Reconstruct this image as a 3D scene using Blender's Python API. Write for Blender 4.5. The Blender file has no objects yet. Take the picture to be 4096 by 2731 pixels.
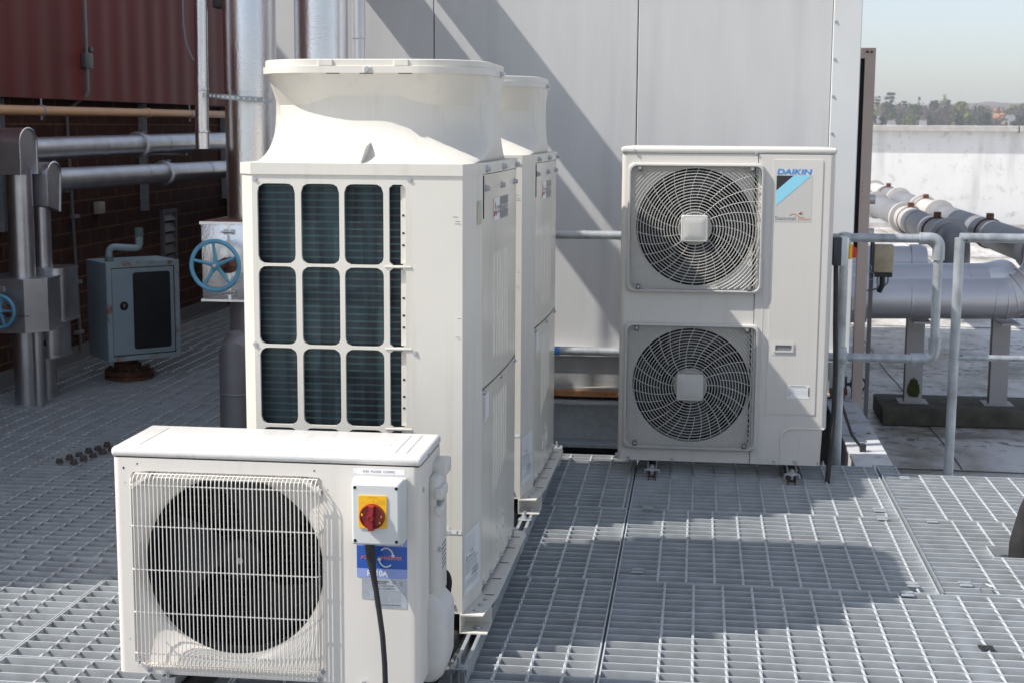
import bpy, bmesh, math, random
from math import sin, cos, pi, radians, sqrt, atan2
from mathutils import Vector, Matrix
random.seed(7)
S = bpy.context.scene
COL = S.collection

# ------------------------------------------------------------------ materials
def mat(name, col, rough=.5, metal=0., var=0., vscale=6., bump=0., bscale=60., streak=None, spots=None, spec=None, stretch=None, coat=0.):
    """streak=(colour, amount, (sx,sy,sz)) long weather marks; spots=(colour, threshold, scale) blotches of dirt or rust"""
    m = bpy.data.materials.new(name); m.use_nodes = True
    nt = m.node_tree; N = nt.nodes; L = nt.links
    b = N['Principled BSDF']; b.inputs['Roughness'].default_value = rough; b.inputs['Metallic'].default_value = metal
    if spec is not None: b.inputs['Specular IOR Level'].default_value = spec
    if coat: b.inputs['Coat Weight'].default_value = coat; b.inputs['Coat Roughness'].default_value = .12
    c4 = (*col, 1)
    tc = N.new('ShaderNodeTexCoord')
    out = None
    def noise(scale, detail=4., vec=None, rgh=.6):
        n = N.new('ShaderNodeTexNoise'); n.inputs['Scale'].default_value = scale; n.inputs['Detail'].default_value = detail
        n.inputs['Roughness'].default_value = rgh
        L.new(vec or tc.outputs['Object'], n.inputs['Vector']); return n
    def mix(fac, a, bb, mode='MIX'):
        x = N.new('ShaderNodeMix'); x.data_type = 'RGBA'; x.blend_type = mode
        if isinstance(fac, float): x.inputs[0].default_value = fac
        else: L.new(fac, x.inputs[0])
        for i, v in ((6, a), (7, bb)):
            if isinstance(v, tuple): x.inputs[i].default_value = v
            else: L.new(v, x.inputs[i])
        return x.outputs[2]
    def ramp(sock, p0, p1, v0=0., v1=1.):
        r = N.new('ShaderNodeMapRange'); r.inputs[1].default_value = p0; r.inputs[2].default_value = p1
        r.inputs[3].default_value = v0; r.inputs[4].default_value = v1; L.new(sock, r.inputs[0]); return r.outputs[0]
    def mapped(s):
        mp = N.new('ShaderNodeMapping'); mp.inputs['Scale'].default_value = s
        L.new(tc.outputs['Object'], mp.inputs['Vector']); return mp.outputs[0]
    cur = c4
    if var:
        vec = mapped(stretch) if stretch else None
        n = noise(vscale, 5., vec)
        lo = tuple(max(0, c * (1 - var)) for c in col) + (1,); hi = tuple(min(1, c * (1 + var)) for c in col) + (1,)
        cur = mix(ramp(n.outputs[0], .3, .7), lo, hi)
    if streak:
        sc, amt, s3 = streak
        n = noise(1., 3., mapped(s3))
        cur = mix(ramp(n.outputs[0], .55, .8, 0., amt), cur, (*sc, 1))
    if spots:
        for sp in (spots if isinstance(spots, list) else [spots]):
            sc, th, s1 = sp[:3]
            n = noise(s1, 6., None, .7)
            cur = mix(ramp(n.outputs[0], th, th + .1, 0., sp[3] if len(sp) > 3 else .9), cur, (*sc, 1))
    if isinstance(cur, tuple): b.inputs['Base Color'].default_value = cur
    else: L.new(cur, b.inputs['Base Color'])
    if bump:
        n = noise(bscale, 3.)
        bp = N.new('ShaderNodeBump'); bp.inputs['Strength'].default_value = bump; bp.inputs['Distance'].default_value = .004
        L.new(n.outputs[0], bp.inputs['Height']); L.new(bp.outputs[0], b.inputs['Normal'])
    return m

IV = mat('ivory_paint', (.70, .672, .612), .36, var=.035, vscale=3, streak=((.48, .44, .37), .38, (22, 22, .9)), spots=((.40, .37, .31), .70, 16., .55))
IVG = mat('ivory_gloss', (.79, .745, .655), .2, var=.025, vscale=3, streak=((.56, .53, .45), .45, (16, 16, .7)), spots=((.45, .41, .33), .70, 14., .5), bump=.12, bscale=5)
IVS = mat('ivory_lid', (.74, .725, .70), .3, var=.03, vscale=5, streak=((.44, .41, .37), .42, (35, 3, 35)), spots=((.5, .47, .42), .68, 9., .4))
MRS = mat('warm_white_paint', (.75, .71, .655), .4, var=.02, vscale=4, streak=((.52, .47, .41), .4, (30, 30, .9)), spots=((.42, .38, .33), .71, 18., .5))
MRW = mat('white_wire', (.78, .755, .70), .35)
PLAS = mat('aged_plastic', (.68, .655, .615), .5, var=.05, vscale=14)
DKG = mat('light_grey_paint', (.68, .65, .605), .4, var=.02, vscale=4, streak=((.45, .43, .4), .3, (20, 20, .8)), spots=((.40, .37, .33), .71, 13., .4))
DKL = mat('grille_grey', (.56, .55, .52), .42)
BLK = mat('fan_black', (.012, .013, .016), .35)
DRK = mat('dark_inside', (.006, .007, .009), .8)
RUB = mat('rubber_black', (.018, .018, .02), .55, var=.3, vscale=40)
FOAM = mat('pipe_lagging', (.02, .019, .02), .9, var=.35, vscale=20, bump=.6, bscale=90)
GREYP = mat('grey_switch_plastic', (.60, .62, .62), .4)
NAVY = mat('dark_switch_base', (.03, .036, .05), .4)
YEL = mat('yellow_plate', (.85, .48, .01), .4)
RED = mat('red_knob', (.26, .012, .016), .35)
RED2 = mat('red_bright', (.62, .03, .02), .4)
BLUS = mat('blue_sticker', (.02, .10, .44), .25)
LBLU = mat('pale_blue_sticker', (.28, .36, .70), .25)
SILV = mat('silver_label', (.52, .56, .62), .3, metal=.3, var=.06, vscale=20)
WHT = mat('white_label', (.82, .83, .84), .35)
INK = mat('label_ink', (.03, .03, .035), .5)
INKG = mat('grey_ink', (.22, .23, .25), .5)
ORNG = mat('orange_ink', (.72, .22, .10), .5)
DBLU = mat('badge_blue', (.01, .27, .80), .35)
CYAN = mat('badge_cyan', (.30, .70, .88), .35)
PLATE = mat('badge_plate', (.58, .575, .54), .4)
GRY5 = mat('badge_grey', (.20, .205, .22), .35, var=.15, vscale=120)
ZINC = mat('zinc_screw', (.55, .56, .58), .35, metal=.8)
GALV = mat('galvanised_steel', (.40, .43, .455), .48, metal=.45, var=.16, vscale=28, spots=((.55, .58, .60), .6, 55., .5))
GRATE = mat('galvanised_grating', (.53, .56, .58), .5, metal=.3, var=.17, vscale=9, spots=[((.52, .55, .57), .62, 30., .5), ((.20, .20, .20), .7, 3.5, .35)])
TUBEG = mat('galvanised_tube', (.40, .43, .455), .42, metal=.45, var=.3, vscale=16, stretch=(1, 1, .5), spots=((.27, .29, .30), .66, 18., .5))
ALU = mat('aluminium_cladding', (.80, .80, .82), .24, metal=1., var=.08, vscale=5, bump=.35, bscale=110, stretch=(1, 1, .3))
ALUD = mat('dull_aluminium', (.56, .56, .59), .33, metal=.95, var=.14, vscale=7, bump=.25, bscale=90, spots=((.35, .34, .34), .66, 5., .5))
ALUL = mat('lavender_aluminium', (.62, .61, .63), .4, metal=.75, var=.07, vscale=3, stretch=(1, 1, 1))
PVC = mat('roof_pipe_grey', (.22, .22, .232), .5, metal=.2, var=.14, vscale=3)
COLLAR = mat('pipe_collar', (.47, .455, .44), .6, var=.16, vscale=6, spots=((.2, .19, .17), .64, 7., .6))
RUST = mat('rusty_steel', (.13, .055, .035), .8, var=.4, vscale=25, spots=((.30, .12, .04), .55, 30.))
TAN = mat('tan_pipe', (.62, .36, .19), .45, var=.08, vscale=5)
CONB = mat('conduit_grey', (.20, .20, .215), .5)
GASB = mat('blue_grey_paint', (.29, .375, .42), .5, var=.07, vscale=6, spots=((.22, .09, .03), .69, 9., .85))
GASBR = mat('blue_grey_rusty', (.32, .39, .42), .55, var=.1, vscale=6, spots=((.27, .10, .03), .56, 9., .95))
SMOKE = mat('smoky_window', (.022, .024, .027), .25, var=.3, vscale=8)
HWB = mat('handwheel_blue', (.12, .37, .55), .5, var=.15, vscale=14, spots=((.16, .14, .09), .62, 30., .8))
BEIGE = mat('beige_frame', (.50, .405, .355), .55, var=.06, vscale=3)
CONC = mat('mossy_concrete', (.085, .078, .06), .9, var=.35, vscale=9, bump=.4, bscale=40, spots=((.07, .08, .015), .6, 5., .8))
WOODY = mat('timber', (.45, .27, .13), .7, var=.2, vscale=12)
BEAMP = mat('grey_beam_paint', (.29, .29, .285), .6, var=.15, vscale=12, streak=((.30, .17, .07), .5, (3, 3, 18)))
BEAMW = mat('dirty_white_beam', (.60, .61, .63), .5, metal=.1, var=.12, vscale=8, spots=[((.28, .24, .15), .56, 5., .8), ((.62, .38, .2), .64, 7., .6)])
POSTG = mat('grey_post', (.42, .40, .39), .55, var=.06, vscale=4, spots=((.08, .09, .02), .72, 6., .8))
CLEAR = mat('yellowed_plastic', (.42, .36, .24), .3, var=.2, vscale=14)
HOUSW = mat('housing_panel', (.59, .59, .585), .42, var=.05, vscale=2.2, streak=((.47, .475, .48), .55, (7, 7, .4)), stretch=(3, 3, .5), spots=((.45, .44, .42), .70, 5., .35))
HOUST = mat('housing_trim', (.66, .67, .67), .42, var=.03, vscale=4)
LOUV = mat('louvre_grey', (.16, .15, .155), .5)
WBOX = mat('cream_box', (.5, .47, .36), .5)

def custom_materials():
    # brickwork: bricks laid out on the wall's own plane (Y along, Z up)
    m = bpy.data.materials.new('brickwork'); m.use_nodes = True; nt = m.node_tree; N = nt.nodes; L = nt.links
    b = N['Principled BSDF']; b.inputs['Roughness'].default_value = .9; b.inputs['Specular IOR Level'].default_value = .2
    tc = N.new('ShaderNodeTexCoord'); sp = N.new('ShaderNodeSeparateXYZ'); cb = N.new('ShaderNodeCombineXYZ')
    L.new(tc.outputs['Object'], sp.inputs[0]); ad = N.new('ShaderNodeMath'); L.new(sp.outputs[0], ad.inputs[0]); L.new(sp.outputs[1], ad.inputs[1]); L.new(ad.outputs[0], cb.inputs[0]); L.new(sp.outputs[2], cb.inputs[1])
    br = N.new('ShaderNodeTexBrick'); br.inputs['Scale'].default_value = 1.; br.inputs['Brick Width'].default_value = .33
    br.inputs['Row Height'].default_value = .105; br.inputs['Mortar Size'].default_value = .006; br.inputs['Mortar Smooth'].default_value = .3
    br.inputs['Color1'].default_value = (.075, .027, .018, 1); br.inputs['Color2'].default_value = (.050, .019, .014, 1)
    br.inputs['Mortar'].default_value = (.17, .095, .055, 1)
    L.new(cb.outputs[0], br.inputs['Vector'])
    n = N.new('ShaderNodeTexNoise'); n.inputs['Scale'].default_value = 14; n.inputs['Detail'].default_value = 6; L.new(tc.outputs['Object'], n.inputs['Vector'])
    x = N.new('ShaderNodeMix'); x.data_type = 'RGBA'; x.blend_type = 'MULTIPLY'; x.inputs[0].default_value = .6
    r = N.new('ShaderNodeMapRange'); r.inputs[1].default_value = .3; r.inputs[2].default_value = .7; r.inputs[3].default_value = .5; r.inputs[4].default_value = 1.2
    L.new(n.outputs[0], r.inputs[0]); L.new(br.outputs[0], x.inputs[6]); L.new(r.outputs[0], x.inputs[7]); L.new(x.outputs[2], b.inputs['Base Color'])
    bp = N.new('ShaderNodeBump'); bp.inputs['Strength'].default_value = .5; bp.inputs['Distance'].default_value = .006; bp.invert = True
    L.new(br.outputs[1], bp.inputs['Height']); L.new(bp.outputs[0], b.inputs['Normal'])
    # finned coil: fine upright fins with the tubes behind showing as level bands
    c = bpy.data.materials.new('coil_fins'); c.use_nodes = True; nt = c.node_tree; N = nt.nodes; L = nt.links
    b2 = N['Principled BSDF']; b2.inputs['Roughness'].default_value = .4; b2.inputs['Metallic'].default_value = .35
    tc = N.new('ShaderNodeTexCoord')
    def wave(ax, scale, dist):
        w = N.new('ShaderNodeTexWave'); w.bands_direction = ax; w.inputs['Scale'].default_value = scale; w.inputs['Distortion'].default_value = dist
        w.inputs['Detail'].default_value = 2; w.inputs['Detail Scale'].default_value = 3.; L.new(tc.outputs['Object'], w.inputs['Vector']); return w.outputs[1]
    wz = wave('Z', 14.9, .35); wx = wave('X', 150., .2)
    def rng(s, a, bb, lo, hi):
        q = N.new('ShaderNodeMapRange'); q.inputs[1].default_value = a; q.inputs[2].default_value = bb; q.inputs[3].default_value = lo; q.inputs[4].default_value = hi
        L.new(s, q.inputs[0]); return q.outputs[0]
    mp = N.new('ShaderNodeMapping'); mp.inputs['Scale'].default_value = (24, 1, 2.); L.new(tc.outputs['Object'], mp.inputs[0])
    nn = N.new('ShaderNodeTexNoise'); nn.inputs['Scale'].default_value = 1.; nn.inputs['Detail'].default_value = 4.; L.new(mp.outputs[0], nn.inputs['Vector'])
    def mx(f, a, bb, mode='MIX'):
        q = N.new('ShaderNodeMix'); q.data_type = 'RGBA'; q.blend_type = mode
        if isinstance(f, float): q.inputs[0].default_value = f
        else: L.new(f, q.inputs[0])
        for i, v in ((6, a), (7, bb)):
            if isinstance(v, tuple): q.inputs[i].default_value = v
            else: L.new(v, q.inputs[i])
        return q.outputs[2]
    base = mx(rng(nn.outputs[0], .35, .65, 0., 1.), (.009, .014, .022, 1), (.036, .064, .080, 1))  # broad upright bands put the fins' reflections into the base colour
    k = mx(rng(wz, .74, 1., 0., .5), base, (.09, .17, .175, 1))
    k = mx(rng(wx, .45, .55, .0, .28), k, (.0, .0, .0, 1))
    L.new(k, b2.inputs['Base Color'])
    # red sheet cladding
    rm = mat('red_cladding', (.135, .026, .025), .5, var=.12, vscale=1.2, stretch=(1, 6, .6), streak=((.02, .012, .012), .6, (2, 3.2, .15)), spec=.12)
    # roof membrane: pale with moss, ponding marks and dark scabs
    ro = bpy.data.materials.new('roof_membrane'); ro.use_nodes = True; nt = ro.node_tree; N = nt.nodes; L = nt.links
    b3 = N['Principled BSDF']; b3.inputs['Roughness'].default_value = .45
    tc = N.new('ShaderNodeTexCoord')
    def nz(sc, det, st=None):
        q = N.new('ShaderNodeTexNoise'); q.inputs['Scale'].default_value = sc; q.inputs['Detail'].default_value = det; q.inputs['Roughness'].default_value = .68
        if st:
            mp = N.new('ShaderNodeMapping'); mp.inputs['Scale'].default_value = st; L.new(tc.outputs['Object'], mp.inputs[0]); L.new(mp.outputs[0], q.inputs['Vector'])
        else: L.new(tc.outputs['Object'], q.inputs['Vector'])
        return q.outputs[0]
    k = mx2 = None
    def mxx(f, a, bb):
        q = N.new('ShaderNodeMix'); q.data_type = 'RGBA'; L.new(f, q.inputs[0])
        for i, v in ((6, a), (7, bb)):
            if isinstance(v, tuple): q.inputs[i].default_value = v
            else: L.new(v, q.inputs[i])
        return q.outputs[2]
    def rg(s, a, bb, lo=0., hi=1.):
        q = N.new('ShaderNodeMapRange'); q.inputs[1].default_value = a; q.inputs[2].default_value = bb; q.inputs[3].default_value = lo; q.inputs[4].default_value = hi
        L.new(s, q.inputs[0]); return q.outputs[0]
    k = mxx(rg(nz(1.2, 7, (1, .45, 1)), .40, .56), (.33, .30, .25, 1), (.66, .64, .63, 1))
    k = mxx(rg(nz(1.7, 8, (.7, 1.2, 1)), .54, .64, 0, .75), k, (.14, .125, .085, 1))
    mk = N.new('ShaderNodeMath'); mk.operation = 'MULTIPLY'; L.new(rg(nz(9., 10), .53, .58), mk.inputs[0]); L.new(rg(nz(.8, 4, (.6, 1, 1)), .48, .60, 0, .9), mk.inputs[1])
    k = mxx(mk.outputs[0], k, (.05, .045, .04, 1))
    L.new(k, b3.inputs['Base Color'])
    # white painted parapet with grey flaking spots
    pw = mat('parapet_paint', (.80, .80, .79), .6, var=.06, vscale=.7, streak=((.42, .42, .40), .55, (2.2, 2.2, .35)),
             spots=[((.22, .22, .21), .62, 2.1, .8), ((.5, .5, .47), .55, 4.5, .6)])
    return m, c, rm, ro, pw
BRICK, COIL, REDC, ROOFM, PARA = custom_materials()

# ------------------------------------------------------------------ mesh builder
class M:
    def __init__(s, material=None): s.v = []; s.f = []; s.mi = []; s.mats = []; s.cur = 0; s.xf = None; s.use(material) if material else None
    def use(s, m):
        if m not in s.mats: s.mats.append(m)
        s.cur = s.mats.index(m); return s
    def add(s, vs, fs):
        o = len(s.v)
        s.v += [tuple(s.xf @ Vector(p)) for p in vs] if s.xf else [tuple(p) for p in vs]
        s.f += [tuple(i + o for i in f) for f in fs]; s.mi += [s.cur] * len(fs); return s
    def box(s, a, b):
        x0, y0, z0 = a; x1, y1, z1 = b
        return s.add([(x0, y0, z0), (x1, y0, z0), (x1, y1, z0), (x0, y1, z0), (x0, y0, z1), (x1, y0, z1), (x1, y1, z1), (x0, y1, z1)],
                     [(3, 2, 1, 0), (4, 5, 6, 7), (0, 1, 5, 4), (1, 2, 6, 5), (2, 3, 7, 6), (3, 0, 4, 7)])
    def rbox(s, a, b, r=.006, seg=2, edges=None):
        bm = bmesh.new(); bmesh.ops.create_cube(bm, size=1.)
        for v in bm.verts: v.co = Vector([(a[i] + b[i]) / 2 + v.co[i] * (b[i] - a[i]) for i in range(3)])
        es = bm.edges[:]
        if edges == 'z': es = [e for e in es if abs(e.verts[0].co.z - e.verts[1].co.z) > 1e-6]
        if edges == 'top': es = [e for e in es if abs(e.verts[0].co.z - e.verts[1].co.z) > 1e-6 or (e.verts[0].co.z + e.verts[1].co.z) / 2 > (a[2] + b[2]) / 2 + 1e-6]
        if edges == 'x': es = [e for e in es if abs(e.verts[0].co.x - e.verts[1].co.x) > 1e-6]
        if edges == 'y': es = [e for e in es if abs(e.verts[0].co.y - e.verts[1].co.y) > 1e-6]
        bmesh.ops.bevel(bm, geom=es, offset=r, segments=seg, affect='EDGES', profile=.5)
        bm.verts.index_update()
        s.add([v.co.copy() for v in bm.verts], [[v.index for v in f.verts] for f in bm.faces]); bm.free(); return s
    def ring(s, c, ax, r, n):
        ax = Vector(ax).normalized(); t = Vector((0, 0, 1)) if abs(ax.z) < .9 else Vector((0, 1, 0))
        e1 = ax.cross(t).normalized(); e2 = ax.cross(e1).normalized()
        return [Vector(c) + (e1 * cos(2 * pi * i / n) + e2 * sin(2 * pi * i / n)) * r for i in range(n)]
    def loft(s, rings, caps=True, closed=True):
        n = len(rings[0]); vs = [p for r in rings for p in r]; fs = []
        for k in range(len(rings) - 1):
            for i in range(n if closed else n - 1):
                j = (i + 1) % n; fs.append((k * n + i, k * n + j, (k + 1) * n + j, (k + 1) * n + i))
        if caps: fs.append(tuple(reversed(range(n)))); fs.append(tuple(range((len(rings) - 1) * n, len(rings) * n)))
        return s.add(vs, fs)
    def cyl(s, p, q, r, r2=None, n=24, caps=True):
        p, q = Vector(p), Vector(q); d = q - p
        return s.loft([s.ring(p, d, r, n), s.ring(q, d, r if r2 is None else r2, n)], caps)
    def lathe(s, c, ax, prof, n=32, caps=True):
        c = Vector(c); a = Vector(ax).normalized()
        return s.loft([s.ring(c + a * h, a, max(r, 1e-4), n) for r, h in prof], caps)
    def tube(s, pts, r, n=12, caps=True, rs=None):
        pts = [Vector(p) for p in pts]; T = []
        for i in range(len(pts)):
            a = pts[max(i - 1, 0)]; b = pts[min(i + 1, len(pts) - 1)]; T.append((b - a).normalized())
        t = Vector((0, 0, 1)) if abs(T[0].z) < .9 else Vector((0, 1, 0))
        e = T[0].cross(t).normalized(); rings = []
        for i, p in enumerate(pts):
            e = (e - T[i] * e.dot(T[i])).normalized(); g = T[i].cross(e); rr = rs[i] if rs else r
            rings.append([p + (e * cos(2 * pi * k / n) + g * sin(2 * pi * k / n)) * rr for k in range(n)])
        return s.loft(rings, caps)
    def prism(s, poly, fn, d0, d1):
        """poly: 2D outline; fn(a,b,d) -> point"""
        n = len(poly); vs = [fn(a, b, d0) for a, b in poly] + [fn(a, b, d1) for a, b in poly]
        fs = [tuple(reversed(range(n))), tuple(range(n, 2 * n))] + [(i, (i + 1) % n, n + (i + 1) % n, n + i) for i in range(n)]
        return s.add(vs, fs)
    def torus(s, c, ax, R, r, n=40, k=10):
        pts = s.ring(c, ax, R, n); vs = []; fs = []; a = Vector(ax).normalized(); c = Vector(c)
        for p in pts:
            d = (p - c).normalized()
            vs += [p + (d * cos(2 * pi * j / k) + a * sin(2 * pi * j / k)) * r for j in range(k)]
        for i in range(n):
            for j in range(k):
                fs.append((i * k + j, ((i + 1) % n) * k + j, ((i + 1) % n) * k + (j + 1) % k, i * k + (j + 1) % k))
        return s.add(vs, fs)
    def quad(s, a, b, c, d): return s.add([a, b, c, d], [(0, 1, 2, 3)])
    def text(s, body, org, xd, yd, h, width=None, shear=0., bold=0.):
        vs, fs = glyphs(body, bold)
        if not vs: return s
        x0 = min(p[0] for p in vs); x1 = max(p[0] for p in vs); y0 = min(p[1] for p in vs); y1 = max(p[1] for p in vs)
        sy = h / (y1 - y0); sx = width / (x1 - x0) if width else sy
        o, X, Y = Vector(org), Vector(xd).normalized(), Vector(yd).normalized()
        return s.add([o + X * ((p[0] - x0) * sx + shear * (p[1] - y0) * sy) + Y * (p[1] - y0) * sy for p in vs], fs)

_gl = {}
def glyphs(body, bold=0.):
    if (body, bold) in _gl: return _gl[(body, bold)]
    cu = bpy.data.curves.new('glyphs', 'FONT'); cu.body = body; cu.size = 1; cu.resolution_u = 3; cu.offset = bold
    o = bpy.data.objects.new('glyphs', cu); COL.objects.link(o)
    bpy.context.view_layer.update()
    me = bpy.data.meshes.new_from_object(o.evaluated_get(bpy.context.evaluated_depsgraph_get()))
    r = ([tuple(v.co) for v in me.vertices], [tuple(p.vertices) for p in me.polygons])
    bpy.data.objects.remove(o); bpy.data.curves.remove(cu); bpy.data.meshes.remove(me)
    _gl[(body, bold)] = r; return r

def fillet(pts, rad, n=6):
    pts = [Vector(p) for p in pts]; out = [pts[0]]
    for i in range(1, len(pts) - 1):
        a, b, c = pts[i - 1], pts[i], pts[i + 1]; u = (a - b).normalized(); v = (c - b).normalized()
        half = u.angle(v) / 2; t = min(rad / math.tan(half), (a - b).length * .49, (c - b).length * .49)
        p, q = b + u * t, b + v * t
        for k in range(n + 1):
            f = k / n; out.append(p * (1 - f) ** 2 + b * 2 * f * (1 - f) + q * f * f)
    out.append(pts[-1]); return out

def wpos(o):
    p = Vector((0, 0, 0))
    while o: p += o.location; o = o.parent
    return p
def obj(name, m, parent=None, angle=35, kind=None):
    me = bpy.data.meshes.new(name); org = wpos(parent)
    me.from_pydata([tuple(Vector(p) - org) for p in m.v], [], m.f)
    for k in m.mats: me.materials.append(k)
    me.polygons.foreach_set('material_index', m.mi)
    me.polygons.foreach_set('use_smooth', [True] * len(me.polygons))
    bm = bmesh.new(); bm.from_mesh(me); bmesh.ops.recalc_face_normals(bm, faces=bm.faces[:]); bm.to_mesh(me); bm.free()
    me.set_sharp_from_angle(angle=radians(angle))
    o = bpy.data.objects.new(name, me); COL.objects.link(o)
    if parent: o.parent = parent
    if kind: o['kind'] = kind
    return o
def tag(o, label, cat, group=None):
    o['label'] = label; o['category'] = cat
    if group: o['group'] = group
    return o
def thing(name, label, cat, loc, group=None):
    o = bpy.data.objects.new(name, None); o.location = loc; COL.objects.link(o); o.empty_display_size = .1
    return tag(o, label, cat, group)
def dup(o, loc, label, group=None, skip=()):
    r = o.copy(); COL.objects.link(r); r.location = loc; r['label'] = label
    if group: r['group'] = group
    for c in list(o.children):
        if c in skip: continue
        d = c.copy(); COL.objects.link(d); d.parent = r
        for g in list(c.children):
            if g in skip: continue
            e = g.copy(); COL.objects.link(e); e.parent = d
    return r

def rrect(x0, y0, x1, y1, r, n=6):
    out = []
    for cx, cy, a0 in ((x1 - r, y0 + r, -pi / 2), (x1 - r, y1 - r, 0), (x0 + r, y1 - r, pi / 2), (x0 + r, y0 + r, pi)):
        for k in range(n + 1): out.append((cx + r * cos(a0 + pi / 2 * k / n), cy + r * sin(a0 + pi / 2 * k / n)))
    return out
def raydist(hx, hy, r, a):
    dx, dy = cos(a), sin(a); lo, hi = 0., hx + hy
    for _ in range(30):
        t = (lo + hi) / 2; qx, qy = abs(dx * t) - hx + r, abs(dy * t) - hy + r
        d = sqrt(max(qx, 0) ** 2 + max(qy, 0) ** 2) + min(max(qx, qy), 0) - r
        if d < 0: lo = t
        else: hi = t
    return lo
def holed_cell(m, cell, hole, r, fn, depth):
    """a plate cell (x0,y0,x1,y1) with a rounded hole; fn(a,b,d) -> point; hole walls run back by depth"""
    cx, cy = (hole[0] + hole[2]) / 2, (hole[1] + hole[3]) / 2; hx, hy = (hole[2] - hole[0]) / 2, (hole[3] - hole[1]) / 2
    base = [2 * pi * i / 56 for i in range(56)] + [atan2(y - cy, x - cx) % (2 * pi) for x in (cell[0], cell[2]) for y in (cell[1], cell[3])]
    an = sorted(set(round(a, 6) for a in base)); n = len(an); o = []; h = []
    for a in an:
        t = raydist(hx, hy, r, a); h.append((cx + cos(a) * t, cy + sin(a) * t))
        ts = [((cell[2] if cos(a) > 0 else cell[0]) - cx) / cos(a) if abs(cos(a)) > 1e-9 else 1e9, ((cell[3] if sin(a) > 0 else cell[1]) - cy) / sin(a) if abs(sin(a)) > 1e-9 else 1e9]
        t = min(ts); o.append((cx + cos(a) * t, cy + sin(a) * t))
    vs = [fn(*p, 0) for p in o] + [fn(*p, 0) for p in h] + [fn(*p, depth) for p in h]; fs = []
    for i in range(n):
        j = (i + 1) % n; fs.append((i, j, n + j, n + i)); fs.append((n + i, n + j, 2 * n + j, 2 * n + i))
    m.add(vs, fs)
def screw(m, p, ax=(0, -1, 0), r=.006, h=.004):
    m.lathe(p, ax, [(r * 1.5, 0), (r * 1.5, h * .35), (r, h * .4), (r * .9, h), (.0005, h)], 10)
# ------------------------------------------------------------------ camera, sun, sky
PITCH, ROLL, CAMH, YAW, FPX = .1443, .0060, 1.5799, .1240, 5917.99
cd = bpy.data.cameras.new('camera'); cam = bpy.data.objects.new('camera', cd); COL.objects.link(cam)
cd.sensor_width = 36; cd.lens = FPX / 4096 * 36; cd.clip_start = .05; cd.clip_end = 5000
cam.matrix_world = Matrix.Translation((0, 0, CAMH)) @ (Matrix.Rotation(YAW, 4, 'Z') @ Matrix.Rotation(pi / 2 - PITCH, 4, 'X') @ Matrix.Rotation(ROLL, 4, 'Z'))
cd.dof.use_dof = True; cd.dof.focus_distance = 4.3; cd.dof.aperture_fstop = 11
S.camera = cam
SUN = Vector((-.794, -.303, 1.)).normalized()
ld = bpy.data.lights.new('sun', 'SUN'); ld.energy = 3.75; ld.angle = radians(.53); ld.color = (1, .955, .885)
lo = bpy.data.objects.new('sun', ld); COL.objects.link(lo); lo.location = (-20, -8, 30); lo.rotation_euler = SUN.to_track_quat('Z', 'Y').to_euler()
w = bpy.data.worlds.new('World'); S.world = w; w.use_nodes = True
sky = w.node_tree.nodes.new('ShaderNodeTexSky'); sky.sky_type = 'NISHITA'; sky.sun_disc = False
sky.sun_elevation = math.asin(SUN.z); sky.sun_rotation = atan2(SUN.x, SUN.y) % (2 * pi)
sky.air_density = .88; sky.dust_density = 1.4; sky.ozone_density = 1.5
bg = w.node_tree.nodes['Background']; bg.inputs[1].default_value = .122
hsv = w.node_tree.nodes.new('ShaderNodeHueSaturation'); hsv.inputs['Saturation'].default_value = .62   # thin high veil over the blue
w.node_tree.links.new(sky.outputs[0], hsv.inputs['Color']); w.node_tree.links.new(hsv.outputs[0], bg.inputs[0])
S.view_settings.view_transform = 'Standard'; S.view_settings.look = 'None'; S.view_settings.exposure = .59; S.view_settings.gamma = 1
S.render.engine = 'CYCLES'; S.cycles.max_bounces = 8; S.cycles.use_denoising = True

# ------------------------------------------------------------------ setting: roof, ground, hill, deck
g = M(mat('far_ground', (.07, .085, .035), .9, var=.3, vscale=.02)); n = 40
g.loft([[Vector((-3500, q, z)), Vector((3500, q, z))] for q, z in ((-300, -14.2), (420, -14.2), (600, -5.2), (5000, -4.2))], caps=False, closed=False); obj('ground', g, kind='structure')
r = M(ROOFM); r.box((-9, -6, -14.1), (46, 32.9, -.45)); obj('roof', r, kind='structure')
r = M(mat('underdeck_shade', (.022, .021, .021), .9, var=.4, vscale=3)); r.box((-4.24, 1.5, -.4495), (-1.2, 13.4, -.444)); r.box((-1.2, 1.5, -.4495), (2.6, 6.95, -.444)); obj('underdeck_shade_sheet', r, kind='structure')  # unseen black sheet added to stop light bouncing up through the grating
sm = M(mat('roof_seam', (.10, .095, .08), .8, var=.4, vscale=5))
for ww in (8.94, 15.6): sm.tube([(-2 + i * .5, ww + .012 * sin(i * 2.1), -.449) for i in range(60)], .007, 5)
for uu in (1.62, 3.7): sm.tube([(uu + .012 * sin(i * 1.7), 9 + i * .6, -.449) for i in range(38)], .005, 5)
obj('roof_seam', sm, kind='structure')
h = M(mat('wooded_hill', (.105, .085, .085), .95, var=.25, vscale=.05))
prof = [(-400, 12), (-120, 13), (40, 13.6), (90, 14.2), (130, 14.8), (150, 16.2), (165, 15.2), (185, 15.2), (210, 14.2), (232, 12), (250, 8), (280, 5.5), (340, 6.5), (420, 9), (600, 7)]
ridge = []
for i in range(261):
    u = -400 + i * 3.85
    for a, b in zip(prof, prof[1:]):
        if a[0] <= u <= b[0]: z = a[1] + (b[1] - a[1]) * (u - a[0]) / (b[0] - a[0])
    ridge.append((u, z + random.uniform(-.35, .45)))
rows = []
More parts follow.
